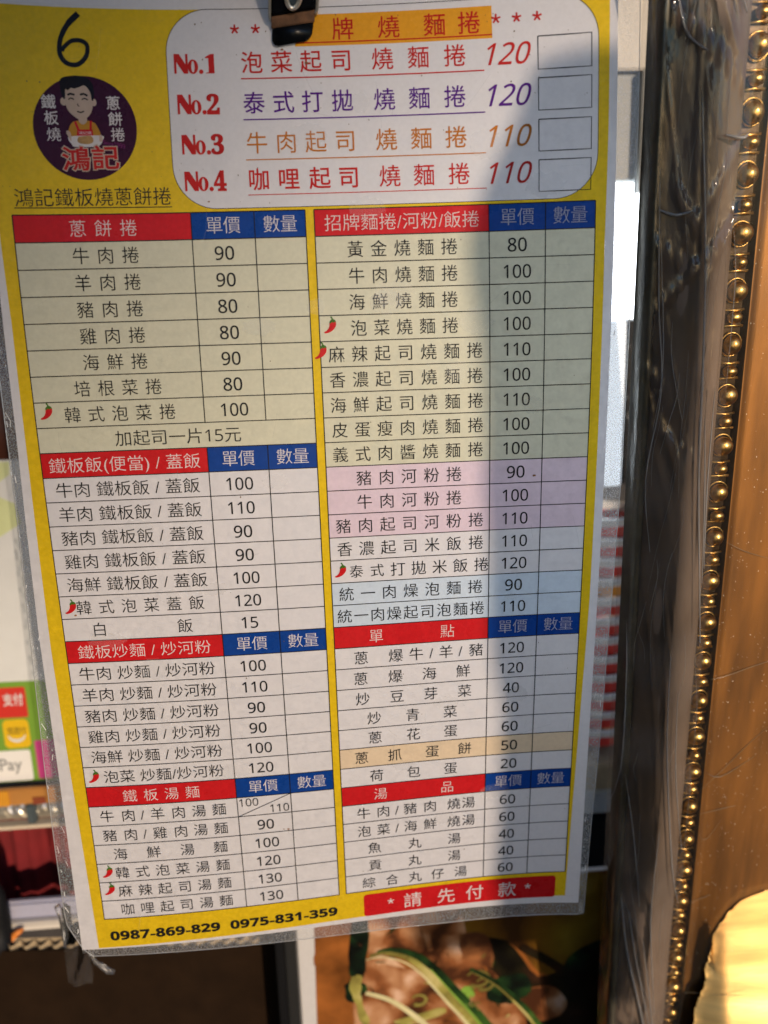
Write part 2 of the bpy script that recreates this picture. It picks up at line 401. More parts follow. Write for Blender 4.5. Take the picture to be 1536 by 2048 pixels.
obj('yellow_tile', *flat(rrect(-85.8, -71.2, 308.6, 326.4, 3), 150.8), m_tyel, t)
obj('yellow_tile_text', *fitted('悠遊付', -83.6, -73.0, 315.6, 4.4, 0, .035, surf=Sf(150.7)), m_ink, t)
sm = [(-78.6 + 5 * math.cos(a), 318.3 + 4.6 * math.sin(a)) for a in [math.radians(x) for x in range(0, 181, 15)]] + [(-78.6 + 4.4 * math.cos(a), 318.3 + 2.6 * math.sin(a)) for a in [math.radians(x) for x in range(180, -1, -15)]]
obj('smile', *flat(sm, 150.7), m_pp, t)
obj('white_tile', *flat(rrect(-112, -72.4, 328, 347.4, 1.4), 150.8), m_white, t)
obj('white_tile_text', *fitted('Pay', -90.6, -78.0, 336.5, 8.0, 0, .012, surf=Sf(150.7), digits=True), m_tgrey, t)
obj('pink_tile', *flat(rrect(-69.4, -46, 322.4, 347, 1), 150.8), m_tpink, t)

t = thing('orange_board', W(-75, 355, 142), 'blurred orange and brown board edge under the payment notice', 'board')
obj('board', *boxmesh(-150, -20, 345.5, 355.6, 138, 141, .6), mat('brown orange varnish', (.42, .19, .045), .5, mottle=.15, scale=30), t)
obj('orange_end', *boxmesh(-150, -82, 345.8, 355.3, 137, 137.95, .1), mat('orange paint', (.60, .27, .02), .5), t)
obj('rust_patch', *boxmesh(-69, -62, 351, 355.2, 137, 137.95, .1), mat('dark red paint', (.22, .05, .02), .5), t)
t = thing('foil_rail', W(-75, 368, 140), 'shiny crumpled foil wrapped rail left of the menu', 'rail')
V, F = [], []
nu, nv = 60, 8
for j in range(nv + 1):
    for i in range(nu + 1):
        a = math.pi * j / nv; r = 6.2 + random.uniform(-.5, .5)
        V.append(W(-150 + 130 * i / nu, 362 - r * math.cos(a), 146 - r * math.sin(a)))
for j in range(nv):
    for i in range(nu): F.append([j * (nu + 1) + i, j * (nu + 1) + i + 1, (j + 1) * (nu + 1) + i + 1, (j + 1) * (nu + 1) + i])
obj('foil', V, F, mat('silver foil', (.72, .66, .55), .3, metal=.8, mottle=.1), t)
obj('dark_band', *boxmesh(-73.5, -68.6, 355.3, 367.5, 136.5, 147, 1), mat('slate tape', (.06, .08, .09), .5), t)
obj('lower_trim', *boxmesh(-150, -20, 368.4, 370.6, 137, 144, .5), mat('cream trim', (.62, .54, .42), .4), t)

# dark red cloth with folds
V, F = [], []; nu = 70
for j in range(2):
    for i in range(nu + 1):
        u = -190 + 190 * i / nu; z = 172 + 4.5 * math.sin(u * .22) + 2.5 * math.sin(u * .61 + 1)
        V.append(W(u, 371 + 80 * j, z))
F = [[i, i + 1, nu + 2 + i, nu + 1 + i] for i in range(nu)]
cl = obj('red_cloth', V, F, mat('dark red cloth', (.16, .006, .008), .9, mottle=.2, scale=60), smooth=True, loc=W(-95, 450, 172))
tag(cl, 'dark red cloth hanging in folds under the foil rail', 'cloth')
t = thing('plastic_tub', W(-70, 428, 130), 'lavender grey plastic tub with a cream rim behind the cardboard box', 'tub')
obj('tub_body', *boxmesh(-150, -15, 411, 427, 127, 132, 1.5), mat('lavender plastic', (.36, .36, .46), .5), t)
obj('rim', *boxmesh(-151, -14, 421, 426, 121.5, 126.9, 1), mat('cream plastic', (.62, .57, .50), .45), t)
tag(obj('black_bottle', *tube([W(-88.5, 384, 116), W(-86.6, 396, 116), W(-87.5, 412, 116), W(-88.6, 430, 116)], [.002, .0045, .006, .0065], 16), m_black, smooth=True, loc=W(-88, 430, 116)), 'black slanting bottle at the left edge beside the plastic tub', 'bottle')
tag(obj('carrot_strip', *tube([W(*q) for q in ((-83, 428, 117), (-80.5, 423.5, 117), (-78, 422.2, 117.5), (-75.8, 421.2, 118))], [.0012, .0019, .0016, .0006], 8), mat('carrot', (.65, .20, .03), .5), smooth=True, loc=W(-79, 428, 117)), 'small orange carrot strip on the cardboard box edge', 'carrot strip')
m_pot = mat('brown glaze', (.09, .03, .018), .3, mottle=.3, scale=30)
V, F = [], []
prof = [(24, 95), (26, 110), (30, 130), (31, 150), (28, 168), (20, 176)]
n = 24
for r, v in prof: V += [W(-117 + r * math.cos(k * 2 * math.pi / n), v, 262 + r * math.sin(k * 2 * math.pi / n)) for k in range(n)]
for i in range(len(prof) - 1):
    for k in range(n): F.append([i * n + k, i * n + (k + 1) % n, (i + 1) * n + (k + 1) % n, (i + 1) * n + k])
t = thing('brown_jar', W(-117, 176, 262), 'dark red brown jar at the left edge above the payment notice', 'jar')
obj('jar_body', V, F, m_pot, t, True); obj('jar_lid', *boxmesh(-141, -93, 86, 95, 240, 284, 3), m_pot, t)

# cardboard box: front board and the open corrugated edge on top
t = thing('cardboard_box', W(0, 560, 130), 'brown cardboard box darkened for shade under the bottom left corner of the menu', 'cardboard box')
V = [W(-170, 422.5, 110), W(69, 438.5, 110), W(69, 560, 110), W(-170, 560, 110)]
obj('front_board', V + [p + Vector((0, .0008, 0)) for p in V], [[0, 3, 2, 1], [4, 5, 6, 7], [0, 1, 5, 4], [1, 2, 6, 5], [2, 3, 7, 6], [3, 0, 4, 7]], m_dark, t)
def edge(u): return 422.5 + (u + 170) * 16 / 239.0
obj('back_board', [W(-170, 419.5, 116), W(69, 435, 116), W(69, 560, 116), W(-170, 560, 116)], [[0, 3, 2, 1]], m_kraft, t)
V, F = [], []
N = 520
for i in range(N + 1):
    u = -170 + 239 * i / N; z = 113 + 1.7 * math.sin(u * 2 * math.pi / 7.9)
    V += [W(u, edge(u) - 2.2 + (z - 113) * -.3, z), W(u, edge(u) + 14, z), W(u, edge(u) - 2.2 + (z - 113) * -.3, z + .6)]
F = [[3 * i, 3 * i + 1, 3 * i + 4, 3 * i + 3] for i in range(N)] + [[3 * i, 3 * i + 3, 3 * i + 5, 3 * i + 2] for i in range(N)]
obj('fluting', V, F, m_kraft, t)
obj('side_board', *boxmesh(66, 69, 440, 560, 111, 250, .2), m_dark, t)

# clear plastic tag below the corner
m_clear = clear_film('clear bag plastic', haze=.05, rough=.15, bump=.25, bscale=60)
t = thing('clear_bag_strip', W(-30, 398, 62), 'limp clear plastic strip hanging under the bottom left corner of the menu', 'plastic strip')
P = [(-31.5, 362, 60), (-30, 372, 60), (-30.5, 385, 61), (-31, 398, 60), (-31, 406, 58)]
V, F = [], []
for i, (u, v, z) in enumerate(smoothed(P, 4)):
    for k in range(7): V.append(W(u + k * 2.0, v + .25 * k, z + 2.2 * math.sin(k * 1.25 + i * .5) * .6))
nr = len(V) // 7
F = [[i * 7 + k, i * 7 + k + 1, (i + 1) * 7 + k + 1, (i + 1) * 7 + k] for i in range(nr - 1) for k in range(6)]
obj('strip', V, F, m_clear, t, True)
obj('folded_tail', *join(tube([W(-20, 386, 60), W(-17, 396, 60), W(-11, 401, 59), (W(-8, 402, 59))], [.0006, .0009, .0016, .0009], 8), tube([W(-31, 362, 59), W(-29.4, 368, 59), W(-30, 385, 59)], [.0014, .0016, .0006], 8)), clear_film('bent plastic', haze=.12, rough=.2), t, True)

# framed food picture at the bottom
t = thing('food_picture', W(170, 530, 100), 'framed picture of fried meat and scallions under the menu', 'picture')
obj('frame_bar', *boxmesh(68.2, 72.8, 405, 530, 84, 100, .6), m_black, t)
obj('frame_lip', *boxmesh(73.0, 79.2, 405, 530, 87, 100, .6), mat('charcoal plastic', (.018, .018, .018), .4), t)
obj('backing', *boxmesh(79.4, 285, 395, 530, 96, 99, .2), mat('picture paper', (.55, .53, .52), .35, mottle=.05), t)
def pic(name, pts, m, z): return obj(name, *flat(pts, z), m, t)
m_bowl = mat('printed orange brown', (.26, .085, .018), .3, coat=.6, coat_rough=.15, mottle=.7, scale=38)
def photo_print(name, ramp, vscale, nscale, seed):
    """ink of a printed food photograph: distorted cells with dark gaps between lit lumps"""
    m = bpy.data.materials.new(name); m.use_nodes = True; nt = m.node_tree; b = nt.nodes['Principled BSDF']
    b.inputs['Roughness'].default_value = .3; b.inputs['Coat Weight'].default_value = .6; b.inputs['Coat Roughness'].default_value = .15
    tc = nt.nodes.new('ShaderNodeTexCoord'); mp = nt.nodes.new('ShaderNodeMapping'); mp.inputs['Location'].default_value = (seed, 0, seed)
    n = nt.nodes.new('ShaderNodeTexNoise'); n.inputs['Scale'].default_value = nscale; n.inputs['Detail'].default_value = 5
    mx_ = nt.nodes.new('ShaderNodeVectorMath'); mx_.operation = 'MULTIPLY_ADD'; mx_.inputs[1].default_value = (.02, .0, .02)
    v = nt.nodes.new('ShaderNodeTexVoronoi'); v.feature = 'SMOOTH_F1'; v.inputs['Scale'].default_value = vscale; v.inputs['Smoothness'].default_value = .5
    r = nt.nodes.new('ShaderNodeValToRGB')
    while len(r.color_ramp.elements) < len(ramp): r.color_ramp.elements.new(.5)
    for e_, (p_, c_) in zip(r.color_ramp.elements, ramp): e_.position = p_; e_.color = tuple(c_) + (1,)
    n2 = nt.nodes.new('ShaderNodeTexNoise'); n2.inputs['Scale'].default_value = nscale * 2.2; n2.inputs['Detail'].default_value = 6
    ad = nt.nodes.new('ShaderNodeMath'); ad.operation = 'MULTIPLY_ADD'; ad.inputs[1].default_value = .45
    ml_ = nt.nodes.new('ShaderNodeMath'); ml_.operation = 'MULTIPLY'; ml_.inputs[1].default_value = .9
    nt.links.new(tc.outputs['Object'], mp.inputs[0]); nt.links.new(mp.outputs[0], n.inputs['Vector'])
    nt.links.new(n.outputs['Color'], mx_.inputs[0]); nt.links.new(mp.outputs[0], mx_.inputs[2]); nt.links.new(mx_.outputs[0], v.inputs['Vector'])
    nt.links.new(mx_.outputs[0], n2.inputs['Vector']); nt.links.new(v.outputs['Distance'], ml_.inputs[0])
    nt.links.new(n2.outputs['Fac'], ad.inputs[0]); nt.links.new(ml_.outputs[0], ad.inputs[2])
    nt.links.new(ad.outputs[0], r.inputs[0]); nt.links.new(r.outputs[0], b.inputs['Base Color'])
    return m
pic('photo_ground', [(89.5, 395.5), (284, 395.5), (284, 529), (86.5, 529)], m_bowl, 95.8)
m_meat = photo_print('printed meat', [(.30, (.66, .42, .28)), (.50, (.46, .23, .11)), (.68, (.26, .09, .03)), (.86, (.06, .02, .008))], 58, 55, 0.0)
m_meat2 = photo_print('printed pale meat', [(.30, (.76, .54, .38)), (.54, (.54, .31, .17)), (.72, (.34, .13, .045)), (.88, (.09, .03, .012))], 48, 50, 3.0)
m_leaf = photo_print('printed dark leaf', [(.2, (.04, .09, .02)), (.45, (.012, .035, .010)), (.7, (.005, .012, .006)), (.9, (.003, .004, .003))], 80, 90, 2.0)
m_stem = photo_print('printed scallion stem', [(.2, (.66, .60, .34)), (.45, (.52, .44, .17)), (.65, (.34, .30, .07)), (.85, (.16, .13, .03))], 40, 70, 1.0)
m_grn = photo_print('printed scallion green', [(.2, (.12, .20, .04)), (.45, (.03, .085, .015)), (.7, (.012, .035, .010)), (.9, (.004, .010, .004))], 60, 80, 4.0)
m_lime = mat('printed lime green', (.20, .36, .05), .3, coat=.6, coat_rough=.15, mottle=.3, scale=80)
m_egg = photo_print('printed egg', [(.2, (.50, .34, .06)), (.45, (.30, .17, .012)), (.7, (.17, .075, .008)), (.9, (.05, .02, .006))], 26, 30, 5.0)
m_sauce = photo_print('printed dark sauce', [(.2, (.10, .045, .02)), (.45, (.03, .012, .006)), (.7, (.012, .010, .004)), (.9, (.004, .003, .002))], 50, 40, 8.0)
def blob(pts, amp=.8, seed=1):
    rr = random.Random(seed); P = smoothed(pts + [pts[0]], 4)[:-1]
    return [(a + rr.uniform(-amp, amp), b + rr.uniform(-amp, amp)) for a, b in P]
FOOD = [('printed_egg', m_egg, [(161, 398), (262, 398), (256, 431), (236, 459), (216, 458), (203, 441), (183, 431), (169, 423)]),
        ('printed_sauce', m_sauce, [(183, 433), (197, 436), (216, 461), (239, 455), (281, 451), (283, 504), (186, 494), (189, 473), (180, 449)]),
        ('printed_tablecloth', m_bowl, [(89.5, 432), (109, 424), (107, 445), (89, 443)]),
        ('printed_meat', m_meat, [(112, 402), (150, 398), (172, 418), (170, 448), (160, 454), (148, 444), (132, 440), (118, 438)]),
        ('printed_meat', m_meat2, [(116, 441), (130, 441), (146, 456), (151, 470), (140, 478), (129, 467), (118, 458)]),
        ('printed_meat', m_meat2, [(169, 428), (184, 430), (190, 450), (183, 453), (173, 447)]),
        ('printed_meat', m_meat, [(120, 468), (134, 471), (151, 473), (146, 482), (128, 487), (120, 480)]),
        ('printed_meat', m_meat2, [(152, 452), (160, 455), (163, 466), (156, 470), (150, 462)]),
        ('printed_meat', m_meat, [(118, 440), (150, 452), (176, 446), (200, 470), (206, 500), (150, 506), (112, 492), (110, 462)]),
        ('printed_meat', m_meat, [(205, 468), (226, 470), (232, 486), (214, 492), (203, 482)]),
        ('printed_leaf', m_leaf, [(110, 410), (119, 412), (117, 440), (115, 451), (108, 450), (107.6, 437)]),
        ('printed_leaf', m_leaf, [(104, 456), (111, 452), (116.5, 459), (112, 467), (105, 466)]),
        ('printed_leaf', m_leaf, [(186, 462), (206, 458), (212, 470), (200, 478), (186, 474)]),
        ('printed_leaf', m_leaf, [(229, 456), (240, 445), (260, 440), (261, 462), (239, 460)]),
        ('printed_stem', m_stem, [(109, 450), (114.7, 451), (113, 462), (115, 472), (117, 483), (113, 483), (110, 470), (106.7, 458)]),
        ('printed_greens', m_lime, [(170, 466), (174.4, 463), (178.4, 467.4), (175.5, 473), (171, 471.5)]),
        ('printed_noodle', m_stem, [(131, 483), (157, 477), (160, 480.6), (140, 487)])]
zz = 95.7
for k, (nm, mm, pts) in enumerate(FOOD):
    pic(nm, blob(pts, .7, k), mm, zz); zz -= .03
def band(pts, wds):
    P = smoothed(pts, 5); L, R = [], []
    for i, (a, b) in enumerate(P):
        p, q = P[max(0, i - 1)], P[min(len(P) - 1, i + 1)]; dx, dy = q[0] - p[0], q[1] - p[1]; l = math.hypot(dx, dy)
        w = wds[0] + (wds[1] - wds[0]) * i / (len(P) - 1)
        L.append((a - dy / l * w / 2, b + dx / l * w / 2)); R.append((a + dy / l * w / 2, b - dx / l * w / 2))
    return L + R[::-1]
m_paleprint = mat('printed pale stem', (.62, .56, .30), .3, coat=.6, coat_rough=.15, mottle=.2, scale=60)
ARC = [(119, 438), (128.4, 437), (141, 442), (150.5, 451), (159, 463), (166, 473), (174, 484), (184, 500)]
pic('printed_scallion', band([(a + 4.5, b - 1.5) for a, b in ARC], (3, 8)), m_grn, zz)
pic('printed_scallion', band(ARC, (1.5, 8)), m_stem, zz - .03)
pic('printed_scallion', band([(a - 2.2, b + 2.2) for a, b in ARC], (.5, 2.2)), m_paleprint, zz - .045)
pic('printed_scallion', band([(a + 2.6, b - 1.2) for a, b in ARC[3:]], (.5, 1.6)), m_lime, zz - .05)
for k_, (cx_, cy_, r_) in enumerate(((180, 459, 6.5), (184, 463, 5), (146, 470, 4.2))):
    pic('printed_onion', band([(cx_ + r_ * math.cos(a_), cy_ + r_ * .8 * math.sin(a_)) for a_ in [math.radians(x_) for x_ in range(-150, 131, 20)]], (1.0, 2.4)), m_stem, zz - .052 - k_ * .004)
for k_ in range(46):
    rr_ = random.Random(k_); a_ = rr_.uniform(0, 6.3); cx_, cy_ = rr_.uniform(112, 205), rr_.uniform(405, 500); l_ = rr_.uniform(2, 7)
    pic('printed_shred', band([(cx_, cy_), (cx_ + l_ * .5 * math.cos(a_) + .8, cy_ + l_ * .5 * math.sin(a_)), (cx_ + l_ * math.cos(a_), cy_ + l_ * math.sin(a_))], (rr_.uniform(.5, 1.6), .4)), (m_stem, m_grn, m_sauce, m_meat2, m_bowl)[k_ % 5], zz - .001 * k_ - .0005)
pic('printed_scallion', band([(205, 440), (222, 452), (238, 466), (260, 482)], (5, 6)), m_sauce, zz - .06)
pic('printed_scallion', band([(116, 462), (132, 470), (150, 488), (160, 505)], (2.5, 4)), m_paleprint, zz - .07)
pic('printed_scallion', band([(176, 452), (190, 462), (208, 482), (222, 505)], (2, 4)), m_grn, zz - .08)
pic('printed_scallion', band([(178, 455), (192, 466), (209, 487), (219, 505)], (.8, 2)), m_stem, zz - .085)
pic('printed_glint', band([(150, 418), (151.5, 428), (153.5, 438)], (3.5, 3)), m_meat2, zz - .09)

# ------------------------------------------------------------------ the laminated menu sheet
m_paper = printed('white paper', (.66, .64, .655), .035)
m_yel = printed('yellow ink', (.70, .47, .012), .09)
m_red = printed('red ink', (.55, .012, .016), .08)
m_blue = printed('blue ink', (.004, .045, .25), .08)
m_cream = printed('cream ink', (.60, .58, .44), .05)
m_pink = printed('pink ink', (.66, .53, .60), .05)
m_pale = printed('pale blue ink', (.54, .62, .71), .05)
m_peach = printed('peach ink', (.70, .55, .38), .05)
m_orange = printed('orange ink', (.76, .36, .02), .06)
m_k = printed('black ink', (.014, .014, .016), .1)
m_w = printed('white lettering', (.70, .66, .66), .03)
m_title = printed('crimson ink', (.52, .018, .012), .06)
m_vio = printed('violet ink', (.10, .012, .24), .06)
m_och = printed('ochre ink', (.50, .17, .015), .06)
m_plum = printed('plum ink', (.045, .004, .022), .1)
m_skin = printed('pale skin ink', (.55, .42, .33), .05)
m_hair = printed('dark hair ink', (.010, .006, .006), .1)
m_shirt = printed('amber shirt ink', (.50, .24, .02), .08)
m_pinkink = printed('magenta ink', (.24, .03, .16), .08)
m_marker = printed('black marker', (.008, .008, .010), .2)
m_food = printed('tan ink', (.44, .27, .10), .3)

menu = thing('laminated_menu', S(105, -22), 'white laminated price menu with yellow border and red and blue headings under a black clip', 'menu')
def interp(tab, v):
    if v <= tab[0][0]: return tab[0][1]
    for (a, x), (b, y) in zip(tab[:-1], tab[1:]):
        if v <= b: return x + (y - x) * (v - a) / (b - a)
    return tab[-1][1]
PL = [(-30, 3.0), (60, 2.4), (131, 1.6), (152, 1.0), (202, -.4), (259, -.9), (344, -2.0)]
PR = [(-30, 210.0), (150, 210.0), (347, 210.1)]
FL = [(-30, -.8), (62, -.9), (131, -1.6), (161, -2.1), (207, -3.9), (259, -6.0), (294, -6.8), (331, -7.1), (348, .2), (352, .6)]
FR = [(-30, 216.9), (29, 216.8), (51, 216.6), (98, 216.3), (157, 216.2), (227, 215.1), (270, 214.6), (308, 213.4), (356, 212.6)]
YL = [(-8, 4.3), (64, 4.3), (94, 4.8), (134, 4.4), (211, 3.2), (262, 3.6), (344, 4.9)]
YR = [(-8, 207.5), (31, 207.4), (71, 206.9), (141, 207.0), (202, 207.0), (253, 205.9), (343, 204.1)]
def sheet(LT, RT, v0, v1, lift, nu=26, nv=42, vb=None, dens=None):
    V = []
    for j in range(nv + 1):
        for i in range(nu + 1):
            f = i / nu; vv1 = v1 + (vb * f if vb else 0); v = v0 + (vv1 - v0) * j / nv
            a, b = interp(LT, v), interp(RT, v); V.append(S(a + (b - a) * f, v, lift))
    F = [[j * (nu + 1) + i, (j + 1) * (nu + 1) + i, (j + 1) * (nu + 1) + i + 1, j * (nu + 1) + i + 1] for j in range(nv) for i in range(nu)]
    return V, F
H = 8.788; V0 = 57.373; V1 = V0 + 31 * H
LX = (8.81, 66.6, 87.85, 105.14); RX_ = (108.16, 167.6, 186.8, 203.5)
cst = lambda x: [(-30, x), (400, x)]
def row(k): return V0 + k * H, V0 + (k + 1) * H
# the sheet is one layer: unprinted margins, yellow border pieces, title panel and rows butt against one another
obj('paper_margin', *join(sheet(PL, YL, -7.8, 343.8, 0, 2, 42, vb=0), sheet(YR, PR, -7.8, 342.8, 0, 2, 42), sheet(PL, PR, -22, -7.8, 0, 26, 2)), m_paper, menu, True)
mbv = []
for i in range(27):
    f = i / 26; u = interp(PL, 344) + (210.1 - interp(PL, 344)) * f
    g_ = min(1, max(0, (u - 4.9) / 199.2)); mbv += [S(u, 343.8 - g_, 0), S(u, 344.2 + 2.6 * f, 0)]
obj('paper_margin', mbv, [[2 * i, 2 * i + 1, 2 * i + 3, 2 * i + 2] for i in range(26)], m_paper, menu, True)
obj('yellow_border', *join(sheet(YL, cst(LX[0]), V0, V1, 0, 1, 36), sheet(cst(LX[3]), cst(RX_[0]), V0, V1, 0, 1, 36), sheet(cst(RX_[3]), YR, V0, V1, 0, 1, 36),
    sheet(YL, YR, V1, 343.8, 0, 26, 2, vb=-1.0), sheet(YL, cst(61.7), -7.8, V0, 0, 8, 9), sheet(cst(204.0), YR, -7.8, V0, 0, 1, 9), sheet(cst(61.7), cst(204.0), 56.3, V0, 0, 18, 1),
    *[poly([(cx_, cy_)] + [(cx_ + sx_ * 14 - sx_ * 14 * math.cos(math.radians(k_ * 7.5)), cy_ + sy_ * 14 - sy_ * 14 * math.sin(math.radians(k_ * 7.5))) for k_ in range(13)], 0, 6) for cx_, sx_ in ((61.7, 1), (204.0, -1)) for cy_, sy_ in ((-7.9, 1), (56.3, -1))]), m_yel, menu, True)
def tint(X, a, b, m, nm): obj(nm, *patch(X[0], X[3], row(a)[0], row(b)[1], 0), m, menu, True)
for X, a, b in ((LX, 10, 16), (LX, 18, 23), (LX, 25, 30), (RX_, 13, 14), (RX_, 18, 22), (RX_, 24, 24), (RX_, 26, 30)): tint(X, a, b, m_paper, 'white_rows')
tint(LX, 1, 8, m_cream, 'cream_rows'); tint(RX_, 1, 9, m_cream, 'cream_rows'); tint(RX_, 10, 12, m_pink, 'pink_rows'); tint(RX_, 15, 16, m_pale, 'pale_blue_rows'); tint(RX_, 23, 23, m_peach, 'peach_row')
HEADS = {'L': (0, 9, 17, 24), 'R': (0, 17, 25)}
for side, X in (('L', LX), ('R', RX_)):
    for k in HEADS[side]:
        a, b = row(k)
        obj('red_heading', *patch(X[0], X[1], a, b, 0), m_red, menu, True)
        obj('blue_heading', *patch(X[1], X[2], a, b, 0), m_blue, menu, True)
        obj('blue_heading', *patch(X[2], X[3], a, b, 0), m_blue, menu, True)
        for cx, tx in (((X[1] + X[2]) / 2, '單價'), ((X[2] + X[3]) / 2, '數量')):
            obj('heading_text', *join(cjk(tx[0], cx - 2.95, (a + b) / 2, 5.3, .19, -.006), cjk(tx[1], cx + 2.95, (a + b) / 2, 5.3, .19, -.006)), m_w, menu)
    V, F = [], []
    for k in range(32): V, F = join((V, F), stroke([(X[0], V0 + k * H), (X[3], V0 + k * H)], .33, .16))
    obj('row_lines', V, F, m_k, menu)
    V, F = [], []
    for n, x in enumerate(X):
        segs = ([(0, 8), (9, 31)] if side == 'L' and n in (1, 2) else [(0, 31)])
        for a, b in segs: V, F = join((V, F), stroke([(x, V0 + a * H), (x, V0 + b * H)], .33, .165))
    obj('column_lines', V, F, m_k, menu)

